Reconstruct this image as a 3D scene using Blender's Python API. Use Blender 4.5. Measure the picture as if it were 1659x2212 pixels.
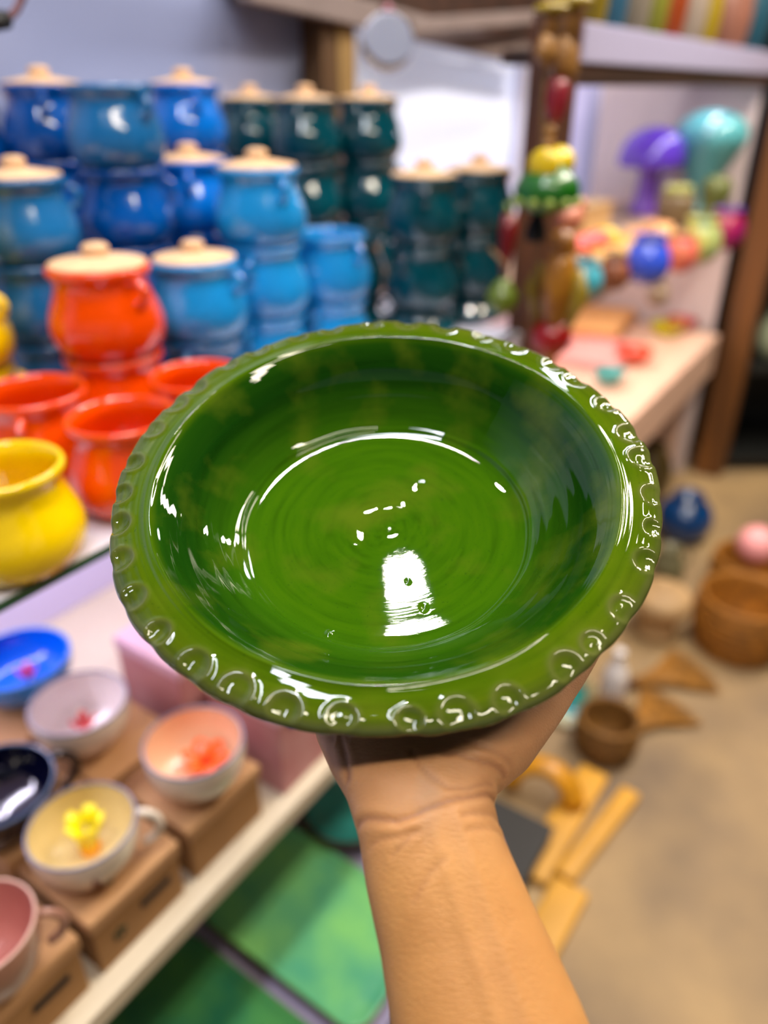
import bpy, bmesh, math, random
import numpy as np
from mathutils import Vector, Matrix
random.seed(7); rng = np.random.default_rng(7)
R = math.radians
for o in list(bpy.data.objects): bpy.data.objects.remove(o)
sc = bpy.context.scene
COL = sc.collection
# ---------------------------------------------------------------- camera
EYE = 1.45                       # eye height above the shop floor
PITCH = R(29)
FPX = 1660.0                     # focal length for a 1659x2212 frame
cd = bpy.data.cameras.new('camera'); cam = bpy.data.objects.new('camera', cd); COL.objects.link(cam)
cam.location = (0, 0, EYE); cam.rotation_euler = (R(90) - PITCH, 0, 0)
cd.sensor_fit = 'VERTICAL'; cd.sensor_height = 36; cd.lens = 36 * FPX / 2212
cd.clip_start = .02
cd.dof.use_dof = True; cd.dof.focus_distance = .365; cd.dof.aperture_fstop = 3.0
sc.camera = cam
# ---------------------------------------------------------------- world, exposure, lamps' strengths
sc.view_settings.view_transform = 'Standard'; sc.view_settings.look = 'None'
sc.view_settings.gamma = 1; sc.view_settings.use_curve_mapping = False
sc.view_settings.exposure = -0.12
w = bpy.data.worlds.new('world'); sc.world = w; w.use_nodes = True
w.node_tree.nodes['Background'].inputs[0].default_value = (.80, .84, 1.0, 1)
w.node_tree.nodes['Background'].inputs[1].default_value = .22
CEIL = 2.75
def area(name, loc, size, power, color, rot=(0, 0, 0), spread=180):
    l = bpy.data.lights.new(name, 'AREA'); l.shape = 'RECTANGLE'; l.size, l.size_y = size
    l.energy = power; l.color = color; l.spread = R(spread)
    o = bpy.data.objects.new(name, l); COL.objects.link(o); o.location = loc; o.rotation_euler = rot
    return o
LAMPS = [  # x, y, heading, length, width, power, colour, label
    (-.03, .790, 76, .070, .022, 4, (1.0, .93, .80), 'small warm ceiling lamp straight above the green bowl'),
    (-.025, .748, 76, .075, .020, 4, (1.0, .95, .86), 'second small ceiling lamp above and behind the bowl'),
    (-.35, .10, 34, 1.1, .08, 20, (.90, .92, 1.0), 'cool white batten lamp above the left shelf'),
    (1.1, 1.1, 34, 1.1, .08, 24, (1.0, .86, .66), 'warm batten lamp above the aisle floor'),
    (.55, -.35, 90, 1.1, .14, 23, (1.0, .88, .70), 'wide warm lamp behind the camera'),
    (.55, 1.55, 34, 1.1, .08, 18, (.90, .92, 1.0), 'cool batten lamp above the carved brown post'),
    (1.6, 2.1, 34, 1.4, .10, 52, (1.0, .90, .78), 'long warm batten lamp above the toy shelves'),
]
# ---------------------------------------------------------------- helpers
def ray(px, py):
    dx = (px - 829.5) / FPX; dy = (1106 - py) / FPX
    return Vector((dx, math.cos(PITCH) + dy * math.sin(PITCH), -math.sin(PITCH) + dy * math.cos(PITCH)))
def at(px, py, t):               # the point in the shop at depth t along the sight line measured in the photograph
    return Vector((0, 0, EYE)) + ray(px, py) * t
def on(px, py, z):               # the same on a horizontal surface of height z
    d = ray(px, py); return Vector((0, 0, EYE)) + d * ((z - EYE) / d.z)
F0 = Vector((-.33, .54, 0)); HEAD = R(34)
U = Vector((math.sin(HEAD), math.cos(HEAD), 0)); N = Vector((-U.y, U.x, 0)); RZ = math.atan2(U.y, U.x)
def SH(s, n, z): return F0 + U * s + N * n + Vector((0, 0, z))   # along the shelving, into it, up
def front(px, py, n=0):          # point on the vertical plane n behind the shelf fronts
    d = ray(px, py); o = Vector((0, 0, EYE)); q = SH(0, n, 0)
    return o + d * ((q - o).dot(N) / d.dot(N))

def nt(m): m.use_nodes = True; return m.node_tree
MATS = {}
def mat(name, col, rough=.5, coat=0, metal=0, var=.0, vscale=8, bump=0, bscale=30, sss=0, emis=0, trans=0, col2=None, alpha=1, ior=1.5):
    if name in MATS: return MATS[name]
    m = bpy.data.materials.new(name); t = nt(m); b = t.nodes['Principled BSDF']
    def lin(c): return tuple(((x / 12.92) if x <= .04045 else ((x + .055) / 1.055) ** 2.4) for x in c)
    c = lin(col); b.inputs['Base Color'].default_value = (*c, 1)
    b.inputs['Roughness'].default_value = rough; b.inputs['Metallic'].default_value = metal
    b.inputs['Coat Weight'].default_value = coat; b.inputs['Coat Roughness'].default_value = .04
    b.inputs['IOR'].default_value = ior
    b.inputs['Transmission Weight'].default_value = trans
    if sss: b.inputs['Subsurface Weight'].default_value = sss; b.inputs['Subsurface Scale'].default_value = .01; b.inputs['Subsurface Radius'].default_value = (1, .35, .15)
    if emis: b.inputs['Emission Color'].default_value = (*c, 1); b.inputs['Emission Strength'].default_value = emis
    tc = t.nodes.new('ShaderNodeTexCoord')
    if var or col2:
        n = t.nodes.new('ShaderNodeTexNoise'); n.inputs['Scale'].default_value = vscale; n.inputs['Detail'].default_value = 4
        t.links.new(tc.outputs['Object'], n.inputs['Vector'])
        r = t.nodes.new('ShaderNodeValToRGB'); r.color_ramp.elements[0].position = .35; r.color_ramp.elements[1].position = .68
        c2 = lin(col2) if col2 else tuple(min(1, x * (1 + var)) for x in c)
        c1 = c if col2 else tuple(x * (1 - var) for x in c)
        r.color_ramp.elements[0].color = (*c1, 1); r.color_ramp.elements[1].color = (*c2, 1)
        t.links.new(n.outputs['Fac'], r.inputs[0]); t.links.new(r.outputs[0], b.inputs['Base Color'])
    if bump:
        n = t.nodes.new('ShaderNodeTexNoise'); n.inputs['Scale'].default_value = bscale; n.inputs['Detail'].default_value = 5
        t.links.new(tc.outputs['Object'], n.inputs['Vector'])
        bp = t.nodes.new('ShaderNodeBump'); bp.inputs['Strength'].default_value = bump; bp.inputs['Distance'].default_value = .004
        t.links.new(n.outputs['Fac'], bp.inputs['Height']); t.links.new(bp.outputs[0], b.inputs['Normal'])
    MATS[name] = m; return m
def wood(name, c1, c2, scale=6, axis='Z', rough=.55):
    if name in MATS: return MATS[name]
    m = mat(name, c1, rough, col2=c2, vscale=3, bump=.3, bscale=60); t = m.node_tree
    tc = [n for n in t.nodes if n.type == 'TEX_COORD'][0]
    mp = t.nodes.new('ShaderNodeMapping'); s = [scale * 4] * 3; s['XYZ'.index(axis)] = scale * .4; mp.inputs['Scale'].default_value = s
    t.links.new(tc.outputs['Object'], mp.inputs['Vector'])
    for n in t.nodes:
        if n.type == 'TEX_NOISE': t.links.new(mp.outputs[0], n.inputs['Vector']); n.inputs['Scale'].default_value = 1.5
    return m

def mesh_obj(name, me, m=None, parent=None, loc=None, rot=None):
    o = bpy.data.objects.new(name, me); COL.objects.link(o)
    if m is not None and not me.materials: me.materials.append(m)
    if parent: o.parent = parent
    if loc is not None: o.location = loc
    if rot is not None: o.rotation_euler = rot
    return o
def fin(bm, name, smooth=True):
    bmesh.ops.recalc_face_normals(bm, faces=bm.faces)
    me = bpy.data.meshes.new(name); bm.to_mesh(me); bm.free()
    if smooth:
        for p in me.polygons: p.use_smooth = True
    return me
def obj(name, bm, m, parent=None, loc=None, rot=None, smooth=True):
    return mesh_obj(name, fin(bm, name, smooth), m, parent, loc, rot)
def empty(name, loc, rz=0):
    o = bpy.data.objects.new(name, None); COL.objects.link(o); o.location = loc; o.rotation_euler = (0, 0, rz)
    o.empty_display_size = .02; return o
def tag(o, label=None, cat=None, group=None, kind=None):
    if label: o['label'] = label
    if cat: o['category'] = cat
    if group: o['group'] = group
    if kind: o['kind'] = kind
    return o
def add_box(bm, c, s, bev=.0, M=None, seg=2):
    r = bmesh.ops.create_cube(bm, size=1, matrix=Matrix.Translation(c) @ Matrix.Diagonal((*s, 1)))
    vs = r['verts']
    if bev:
        es = list({e for v in vs for e in v.link_edges})
        q = bmesh.ops.bevel(bm, geom=es, offset=bev, segments=seg, affect='EDGES', profile=.6); vs = list({v for f in q['faces'] for v in f.verts} | {v for v in vs if v.is_valid})
    if M is not None: bmesh.ops.transform(bm, matrix=M, verts=vs)
    return bm
def box_bm(c, s, bev=.0, M=None, seg=2): return add_box(bmesh.new(), c, s, bev, M, seg)
def add_lathe(bm, prof, seg=48, M=None, squash=1):
    rings = []; vs = []
    for r, z in prof:
        if r < 1e-6: v = bm.verts.new((0, 0, z)); rings.append([v]); vs.append(v)
        else:
            ring = [bm.verts.new((r * math.cos(2 * math.pi * k / seg), squash * r * math.sin(2 * math.pi * k / seg), z)) for k in range(seg)]
            rings.append(ring); vs += ring
    for a, b in zip(rings, rings[1:]):
        for k in range(seg):
            k2 = (k + 1) % seg
            if len(a) == 1 and len(b) > 1: bm.faces.new((a[0], b[k], b[k2]))
            elif len(b) == 1 and len(a) > 1: bm.faces.new((a[k], b[0], a[k2]))
            elif len(a) > 1: bm.faces.new((a[k], b[k], b[k2], a[k2]))
    if M is not None: bmesh.ops.transform(bm, matrix=M, verts=vs)
    return bm
def smooth_prof(p, n=2):
    for _ in range(n):
        q = [p[0]]
        for a, b in zip(p, p[1:]):
            q += [(a[0] * .75 + b[0] * .25, a[1] * .75 + b[1] * .25), (a[0] * .25 + b[0] * .75, a[1] * .25 + b[1] * .75)]
        p = q + [p[-1]]
    return p
def lathe_bm(prof, seg=48, M=None, sm=2, squash=1): return add_lathe(bmesh.new(), smooth_prof(prof, sm) if sm else prof, seg, M, squash)
def add_tube(bm, pts, rad, seg=10, closed=False, flat=1.0):
    pts = [Vector(p) for p in pts]; rad = rad if isinstance(rad, (list, tuple)) else [rad] * len(pts)
    rings = []; ref = Vector((0, 0, 1)); n = len(pts)
    for i, p in enumerate(pts):
        a = pts[(i - 1) % n] if (closed or i > 0) else p; b = pts[(i + 1) % n] if (closed or i < n - 1) else p
        t = (b - a).normalized()
        x = t.cross(ref if abs(t.dot(ref)) < .95 else Vector((1, 0, 0))).normalized(); y = t.cross(x).normalized()
        rings.append([bm.verts.new(p + (x * math.cos(q) + y * math.sin(q) * flat) * rad[i]) for q in [2 * math.pi * k / seg for k in range(seg)]])
    m = n if closed else n - 1
    for i in range(m):
        a, b = rings[i], rings[(i + 1) % n]
        for k in range(seg): bm.faces.new((a[k], a[(k + 1) % seg], b[(k + 1) % seg], b[k]))
    if not closed: bm.faces.new(rings[0][::-1]); bm.faces.new(rings[-1])
    return bm
def tube_bm(pts, rad, seg=10, closed=False, flat=1.0): return add_tube(bmesh.new(), pts, rad, seg, closed, flat)
def ball_bm(r, s=(1, 1, 1), c=(0, 0, 0), seg=24):
    bm = bmesh.new(); bmesh.ops.create_uvsphere(bm, u_segments=seg, v_segments=seg // 2, radius=r, matrix=Matrix.Translation(c) @ Matrix.Diagonal((*s, 1))); return bm
def arc(c, r, a0, a1, n, ax=(1, 0, 0), ay=(0, 0, 1)):
    c = Vector(c); ax = Vector(ax); ay = Vector(ay)
    return [c + ax * r * math.cos(R(a0 + (a1 - a0) * k / (n - 1))) + ay * r * math.sin(R(a0 + (a1 - a0) * k / (n - 1))) for k in range(n)]
def struct(name, bm, m, loc=None, rot=None, parent=None, smooth=False):
    o = obj(name, bm, m, parent, loc, rot, smooth)
    if not parent: o['kind'] = 'structure'
    return o

# ================================================================ THE SETTING
concrete = mat('concrete', (.46, .38, .29), .62, col2=(.68, .56, .38), vscale=2.2, bump=.5, bscale=14)
panel = mat('white_plastic_panel', (.54, .57, .70), .30, bump=.0)
dark_wood = wood('dark_brown_wood', (.16, .09, .05), (.26, .15, .09), 3, 'X')
post_wood = wood('orange_brown_wood', (.33, .19, .05), (.47, .28, .08), 3, 'Z')
pale_wood = wood('golden_wood', (.52, .40, .22), (.64, .52, .32), 3, 'Z')
white_paint = mat('white_painted_board', (.86, .84, .88), .4)
struct('floor', box_bm((0, 0, -.05), (9, 12, .1)), concrete, (0, 3, 0))
struct('ceiling', box_bm((0, 0, .05), (9, 12, .1)), mat('ceiling_wood', (.30, .24, .20), .8, var=.2), (0, 3, CEIL))
WN = .62                          # back wall behind the shelf fronts
def wallbox(s0, s1, z0, z1, n0, n1):
    c = SH((s0 + s1) / 2, (n0 + n1) / 2, (z0 + z1) / 2)
    return box_bm((0, 0, 0), (s1 - s0, abs(n1 - n0), z1 - z0)), c
# left: glossy wavy plastic sheet, right of the stud: translucent window pane
def wavy(s0, s1, z0, z1, amp=.006):
    bm = bmesh.new(); ns, nz = 60, 60; g = []
    for i in range(ns + 1):
        row = []
        for j in range(nz + 1):
            s = s0 + (s1 - s0) * i / ns; z = z0 + (z1 - z0) * j / nz
            d = amp * (math.sin(z * 27 + s * 5 + 1.5 * math.sin(s * 2.1)) + .5 * math.sin(z * 51 - s * 7))
            row.append(bm.verts.new(SH(s, WN + d, z)))
        g.append(row)
    for i in range(ns):
        for j in range(nz): bm.faces.new((g[i][j], g[i + 1][j], g[i + 1][j + 1], g[i][j + 1]))
    return bm
STUD = 1.20; PANE0, PANE1 = 1.31, 2.28
struct('wall_back', wavy(-1.6, STUD, 0, CEIL), panel, smooth=True)
bm = bmesh.new()
for a in ((PANE0 - .1, 2.3, 0, .90), (2.28, 2.60, 0, CEIL), (2.60, 3.3, 0, .90), (3.3, 4.6, 0, CEIL)):
    bmm, c = wallbox(a[0], a[1], a[2], a[3], WN, WN + .05)
    me_ = bpy.data.meshes.new('t'); bmesh.ops.rotate(bmm, cent=(0, 0, 0), matrix=Matrix.Rotation(RZ, 3, 'Z'), verts=bmm.verts); bmesh.ops.translate(bmm, vec=c, verts=bmm.verts)
    bmm.to_mesh(me_); bmm.free(); bm.from_mesh(me_)
struct('wall_back_right', bm, mat('lilac_white_wall', (.80, .77, .84), .6, var=.04))
# window
win = empty('window_1', SH((PANE0 + PANE1) / 2, WN, .9), RZ); tag(win, kind='structure')
PW = PANE1 - PANE0
glass_m = mat('translucent_pane', (.84, .87, .97), .25, emis=.45)
bm = bmesh.new(); ns = 30; g = []
for i in range(ns + 1):
    row = []
    for j in range(ns + 1):
        x = -PW / 2 + PW * i / ns; z = 1.05 * j / ns
        row.append(bm.verts.new((x, .012 + .004 * math.sin(z * 22 + x * 3), z)))
    g.append(row)
for i in range(ns):
    for j in range(ns): bm.faces.new((g[i][j], g[i + 1][j], g[i + 1][j + 1], g[i][j + 1]))
obj('pane', bm, glass_m, win)
obj('window_sill', box_bm((0, -.02, -.01), (PW, .06, .02), .003), white_paint, win)
obj('window_frame', box_bm((PW / 2 - .012, -.02, .5), (.024, .04, 1.05), .003), white_paint, win)
def bar_between(name, a, b, wid, dep, m, parent=None, struct_=True, ext=0):
    a = Vector(a); b = Vector(b); d = (b - a).normalized(); a = a - d * ext; b = b + d * ext; L = (b - a).length
    o = obj(name, box_bm((0, 0, L / 2), (wid, dep, L), .004), m, parent, smooth=False)
    o.location = a
    x = U.copy() if abs(d.dot(U)) < .9 else N.copy(); y = d.cross(x).normalized(); x = y.cross(d)
    o.rotation_euler = Matrix((x, y, d)).transposed().to_euler()
    if struct_ and not parent: o['kind'] = 'structure'
    return o
win2 = empty('window_2', SH(2.95, WN, .9), RZ); tag(win2, kind='structure')
obj('pane', box_bm((0, .012, .8), (.70, .006, 1.6)), mat('dim_translucent_pane', (.74, .73, .90), .3, emis=.35), win2, smooth=False)
obj('window_sill', box_bm((0, -.01, -.01), (.70, .05, .02), .003), white_paint, win2, smooth=False)
# stud with a brown and a golden face
s = bar_between('trim_1', SH(STUD + .02, WN - .03, 0), SH(STUD + .02, WN - .03, CEIL), .05, .06, wood('brown_stud', (.30, .20, .10), (.40, .28, .15), 3))
s = bar_between('trim_2', SH(STUD + .075, WN - .03, 0), SH(STUD + .075, WN - .03, CEIL), .06, .07, pale_wood)
# rafters and dark boarding above
bar_between('trim_3', front(575, -20, WN - .07), front(1135, 118, WN - .07), .035, .05, mat('grey_beam', (.50, .44, .42), .6, var=.1), ext=.06)
bar_between('trim_4', front(900, 56, WN - .13), front(1150, 36, WN - .13), .03, .03, MATS['grey_beam'], ext=.04)
p0, p1 = front(575, -20, WN - .05), front(1135, 100, WN - .05)
bm = bmesh.new()
q = [p0 - U * .08, p1 + U * .25, p1 + U * .25, p0 - U * .08]; q[2] = Vector((q[2].x, q[2].y, CEIL)); q[3] = Vector((q[3].x, q[3].y, CEIL))
vv = [bm.verts.new(v) for v in q] + [bm.verts.new(v + N * .03) for v in q]
for f in ((0, 1, 2, 3), (7, 6, 5, 4), (0, 4, 5, 1), (1, 5, 6, 2), (2, 6, 7, 3), (3, 7, 4, 0)): bm.faces.new([vv[i] for i in f])
struct('trim_5', bm, dark_wood)
# end wall and dark far wall on the right
struct('wall_right', box_bm((0, 0, CEIL / 2), (.1, 9, CEIL)), mat('dark_far_wall', (.10, .11, .08), .8), (3.4, 3.5, 0))
struct('wall_far', box_bm((0, 0, CEIL / 2), (9, .1, CEIL)), MATS['dark_far_wall'], (0, 6.2, 0))

# ================================================================ SHELVING
ZG, ZL, ZT = EYE - .39, .60, EYE - .02         # glass shelf, lower shelf, top shelf heights
def shelf_box(s0, s1, n0, n1, z1, th, bev=.003):
    bm = box_bm(((s0 + s1) / 2, (n0 + n1) / 2, z1 - th / 2), (s1 - s0, n1 - n0, th), bev)
    return bm
def shelf_thing(name, label, cat, parts, s=0):
    r = empty(name, SH(0, 0, 0), RZ); tag(r, label, cat)
    for pn, b, m in parts: obj(pn, b, m, r, smooth=False)
    return r
S1, S2 = 1.13, 2.90
gm = mat('shelf_glass', (.85, .95, .92), .02, trans=.85, ior=1.45)
ge = mat('green_glass_edge', (.02, .28, .20), .08, coat=.5)
shelf_thing('glass_shelf', 'clear glass shelf with green edge carrying the blue, orange and yellow pots', 'shelf', [
    ('glass_pane', shelf_box(-1.0, S1 - .11, .004, .60, ZG, .008, 0), mat('frosted_white_glass', (.86, .85, .92), .12, coat=.3)),
    ('glass_edge', shelf_box(-1.0, S1 - .11, 0, .004, ZG, .008, 0), ge),
    ('bracket', box_bm((-.9, .3, ZG - .05), (.03, .6, .084)), white_paint),
    ('bracket', box_bm((S1 - .1, .3, ZG - .05), (.03, .6, .084)), white_paint)])
FR = -.075                          # the lower shelf reaches this far out
shelf_thing('lower_shelf', 'cream painted lower shelf under the boxed cups', 'shelf', [
    ('shelf_board', shelf_box(-1.0, S1 - .11, FR, .60, ZL, .03), mat('cream_board', (.80, .74, .64), .5, var=.05)),
    ('support', box_bm((-.9, .3, (ZL - .03) / 2), (.05, .5, ZL - .03)), MATS['cream_board']),
    ('support', box_bm((S1 - .12, .3, (ZL - .03) / 2), (.05, .5, ZL - .03)), MATS['cream_board'])])
beige = mat('beige_shelf_board', (.86, .71, .62), .5, var=.08)
shelf_thing('display_shelf', 'pinkish beige slanting lower shelf board right of the carved post', 'shelf', [
    ('shelf_board', shelf_box(S1 + .06, S2 - .05, .0, .60, ZL + .02, .03), beige),
    ('front_board', shelf_box(S1 + .06, S2 - .05, -.02, .0, ZL + .02, .15), beige),
    ('support', box_bm((S1 + .12, .3, (ZL - .01) / 2), (.05, .5, ZL - .01)), beige),
    ('support', box_bm((S2 - .10, .3, (ZL - .01) / 2), (.05, .5, ZL - .01)), beige)])
shelf_thing('end_panel', 'pale beige upright end panel of the toy shelves beside the far post', 'panel', [
    ('panel_board', box_bm((S2 + .01, .30, (ZT + .05) / 2), (.02, .56, ZT + .05)), mat('pale_end_panel', (.80, .74, .74), .5, var=.04))])
shelf_thing('middle_shelf', 'pale middle shelf holding the purple mushroom and toys', 'shelf', [
    ('shelf_board', shelf_box(S1 + .06, S2 - .05, .02, .60, ZG, .025), mat('pale_shelf_board', (.70, .58, .48), .5, var=.08)),
    ('edge_strip', shelf_box(S1 + .06, S2 - .05, .0, .02, ZG, .03), wood('edge_wood', (.5, .36, .2), (.6, .45, .28), 3, 'X'))])
shelf_thing('top_shelf', 'high white fronted shelf with a dark underside and tall vases', 'shelf', [
    ('shelf_board', shelf_box(S1 + .14, 3.45, .02, .19, ZT + .08, .025), dark_wood),
    ('lower_rail', shelf_box(S1 + .06, 3.45, -.0, .02, ZT + .055, .035), dark_wood),
    ('front_board', shelf_box(S1 + .06, 3.45, -.005, .015, ZT + .115, .06), mat('lilac_front_board', (.70, .68, .80), .3))])
def post(name, label, s_top, s_bot, ztop, wid, m, zt_pts=None):
    a, b = s_bot, s_top; o = bar_between(name, a, b, wid, wid, m, struct_=False); tag(o, label, 'post'); return o
post('shelf_post', 'dark brown wooden shelf post behind the hanging toys', SH(S1 - .035, .0, CEIL), SH(S1 - .06, .0, 0), CEIL, .062, wood('red_brown_wood', (.20, .09, .04), (.42, .24, .10), 3))
post('shelf_post', 'orange brown wooden post at the far right end of the shelves', SH(S2 + .12, -.07, CEIL), SH(S2 + .09, -.07, 0), CEIL, .105, post_wood)

# ================================================================ CERAMIC POTS
GLZ = {
    'deep blue': mat('deep_blue_glaze', (.0, .29, .60), .12, coat=.6, var=.25, vscale=9),
    'steel blue': mat('steel_blue_glaze', (.10, .38, .60), .16, coat=.5, var=.18, vscale=9),
    'bright blue': mat('bright_blue_glaze', (.0, .42, .80), .13, coat=.6, var=.18, vscale=9),
    'sky blue': mat('sky_blue_glaze', (.10, .53, .80), .14, coat=.6, var=.15, vscale=9),
    'dark teal': mat('dark_teal_glaze', (.0, .25, .29), .10, coat=.7, var=.3, vscale=10),
    'orange': mat('orange_glaze', (.90, .28, .0), .16, coat=.6, var=.12, vscale=9),
    'yellow': mat('yellow_glaze', (.93, .78, .0), .14, coat=.6, var=.06, vscale=9),
}
clay = mat('unglazed_clay', (.86, .70, .54), .75, var=.12, vscale=30, bump=.3, bscale=90)
PROF = [(0, 0), (.038, 0), (.047, .003), (.0585, .014), (.0635, .031), (.0625, .048), (.0560, .066), (.0510, .079), (.0500, .088), (.0540, .0945), (.0565, .099), (.0555, .104), (.0525, .1055), (.0495, .103),
        (.0465, .094), (.0475, .084), (.0525, .068), (.0590, .050), (.0600, .033), (.055, .015), (.044, .006), (0, .005)]
POT_ME = fin(lathe_bm(PROF, 56, sm=2), 'pot_body')
def handle_bm(sg):
    pts = arc((.0535 * sg, 0, .078), .0125, -78, 82, 12, (sg, 0, 0), (0, 0, 1))
    return tube_bm(pts, [.0062, .0056] + [.0050] * 8 + [.0056, .0062], 10)
HND = [fin(handle_bm(1), 'handle'), fin(handle_bm(-1), 'handle')]
LID_ME = fin(lathe_bm([(0, .098), (.030, .098), (.046, .100), (.0515, .1045), (.0520, .1070), (.0490, .1085), (.036, .1105), (.022, .1135), (.014, .1150), (0, .1155)], 48, sm=1), 'lid')
KNOB_ME = fin(lathe_bm([(0, .113), (.014, .114), (.0125, .118), (.0150, .1215), (.0130, .126), (.007, .128), (0, .1282)], 24, sm=1), 'knob')
MC = {}
def colored(me, m):
    k = (me.name, m.name)
    if k not in MC: c = me.copy(); c.materials.clear(); c.materials.append(m); MC[k] = c
    return MC[k]
def make_pot(color, loc, rz, lid, label, group, scale=1.0, tilt=(0, 0)):
    t = empty('clay_pot', loc, rz); t.rotation_euler = (tilt[0], tilt[1], rz); t.scale = (scale,) * 3
    tag(t, label, 'pot', group)
    m = GLZ[color]
    mesh_obj('body', colored(POT_ME, m), None, t)
    for h in HND: mesh_obj('handle', colored(h, m), None, t)
    if lid:
        l = mesh_obj('lid', colored(LID_ME, clay), None, t); l['label'] = 'unglazed clay lid'
        mesh_obj('knob', colored(KNOB_ME, clay), None, l)
    return t
TIERN = {1: 'bottom', 2: 'second tier', 3: 'third tier', 4: 'top tier'}
def stack(x, y, levels, where, pitch=.0972, scale=1.0, rz=None):
    top = max(levels)
    for k, (color, lid, rz_) in levels.items():
        label = f"{color}{' lidded' if lid else (' open' if k == top else '')} pot, {TIERN[k]} of the {where}"
        grp = ('dark teal pots' if 'teal' in color else 'blue pots' if 'blue' in color else color + ' pots') + ' on the glass shelf'
        if 'teal' in color:
            z = ZG if k == 1 else ZG + .0465 + (k - 2) * .1065
            p = make_pot(color, (x, y, z), R(rz_), lid, label, grp, 1.04)
            if k == 1: p.scale = (1.04, 1.04, .44); p['label'] = 'shallow dark teal pot, bottom of the ' + where
        else:
            p = make_pot(color, (x, y, ZG + (k - 1) * pitch * scale), R(rz_), lid, label, grp, scale)
            p.scale = (scale, scale, scale * .965)
B, S_, BR, SK, T_ = 'deep blue', 'steel blue', 'bright blue', 'sky blue', 'dark teal'
stack(-.441, 1.00, {1: (S_, 0, 20), 2: (S_, 0, 60), 3: (S_, 1, 25)}, 'stack left of the orange lidded pot')
stack(-.351, 1.12, {1: (B, 0, 20), 2: (B, 0, 60), 3: (B, 0, 0), 4: (S_, 0, 150)}, 'tall stack above the orange lid')
stack(-.486, 1.245, {1: (B, 0, 20), 2: (B, 0, 60), 3: (B, 0, 10), 4: (B, 1, 110)}, 'rear blue stack at upper left')
stack(-.600, 1.22, {1: (B, 0, 20), 2: (B, 0, 60), 3: (B, 0, 10), 4: (B, 1, 100)}, 'blue stack cut by the left edge', scale=.93)
stack(-.287, 1.235, {1: (B, 0, 20), 2: (B, 0, 60), 3: (BR, 1, 100)}, 'stack between two front stacks')
stack(-.320, 1.40, {1: (B, 0, 20), 2: (B, 0, 60), 3: (B, 0, 10), 4: (BR, 1, 120)}, 'rear blue stack beside the teal pots')
stack(-.242, 1.012, {1: (S_, 0, 80), 2: (SK, 1, 160)}, 'stack right of the orange lidded pot')
stack(-.170, 1.126, {1: (SK, 0, 70), 2: (SK, 0, 80), 3: (SK, 1, 130)}, 'sky blue stack in the middle')
stack(-.083, 1.215, {1: (SK, 0, 70), 2: (SK, 0, 140)}, 'rightmost blue stack beside the teal pots')
G = .93
stack(-.262, 1.70, {1: (T_, 0, 20), 2: (T_, 0, 60), 3: (T_, 0, 10), 4: (T_, 1, 90)}, 'left rear teal stack', .099, G)
stack(-.145, 1.60, {1: (T_, 0, 20), 2: (T_, 0, 60), 3: (T_, 0, 10), 4: (T_, 1, 80)}, 'middle rear teal stack', .099, G)
stack(-.030, 1.66, {1: (T_, 0, 20), 2: (T_, 0, 60), 3: (T_, 0, 10), 4: (T_, 1, 70)}, 'right rear teal stack by the window', .099, G)
stack(.066, 1.375, {1: (T_, 0, 20), 2: (T_, 0, 60), 3: (T_, 1, 90)}, 'front teal stack nearest the bowl', .099, G)
stack(.168, 1.475, {1: (T_, 0, 20), 2: (T_, 0, 60), 3: (T_, 1, 70)}, 'teal stack beside the brown post', .099, G)
stack(-.060, 1.43, {1: (T_, 0, 20), 2: (T_, 0, 100)}, 'low teal stack right of the blue pots', .099, G)
stack(-.331, .915, {1: ('orange', 0, 60), 2: ('orange', 1, 150)}, 'orange stack', scale=1.06)
stack(-.265, .725, {1: ('orange', 0, 160)}, 'shelf, overlapped by the bowl rim', scale=1.0)
stack(-.380, .785, {1: ('orange', 0, 100)}, 'shelf, behind the big yellow pot', scale=1.04)
stack(-.215, .850, {1: ('orange', 0, 60)}, 'shelf, mostly hidden by the bowl')
stack(-.338, .606, {1: ('yellow', 0, 70)}, 'front corner of the glass shelf')
stack(-.494, .87, {1: ('yellow', 0, 20), 2: ('yellow', 0, 0), 3: ('yellow', 0, 90)}, 'yellow stack at the left edge')

# ================================================================ THE GREEN BOWL
BC = Vector((-.0005, .3447, EYE - .1704)); bn = Vector((-.032, -.335, 0)); bn.z = math.sqrt(1 - bn.length_squared)
e1 = Vector((0, 1, 0)).cross(bn).normalized(); e2 = bn.cross(e1)
up = [(0, .0404), (.012, .0404), (.03, .0405), (.055, .0405), (.070, .0402), (.0752, .0392), (.0775, .0372), (.082, .0338), (.090, .0262), (.098, .0175), (.1040, .0098), (.1092, .0045), (.1130, .0014), (.1152, -.0004), (.1172, -.0004), (.1205, .0004), (.1265, .0008), (.131, .0014),
      (.1338, .0026), (.1352, .0050), (.1345, .0082), (.1310, .0098)]
dn = [(.1240, .0096), (.1175, .0098), (.1120, .0130), (.1020, .0230), (.0920, .0335), (.0800, .0435), (.0660, .0490), (.0600, .0500), (.0575, .0560), (.0520, .0565), (.0500, .0520), (.03, .0515), (0, .0515)]
def resample(p, step):
    out = [p[0]]
    for a, b in zip(p, p[1:]):
        L = math.dist(a, b); n = max(1, int(L / step))
        out += [(a[0] + (b[0] - a[0]) * k / n, a[1] + (b[1] - a[1]) * k / n) for k in range(1, n + 1)]
    return out
prof = np.array(resample(smooth_prof(up + dn, 3), .0009)); nu = len(prof)
prof[:, 0] *= np.where(prof[:, 0] > .125, 1 + .012 * (prof[:, 0] - .125) / .01, 1.0)
NT = 1000
th = np.linspace(0, 2 * np.pi, NT, endpoint=False)
Rr, Th = np.meshgrid(prof[:, 0], th, indexing='ij'); Dd = np.repeat(prof[:, 1][:, None], NT, 1)
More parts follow.
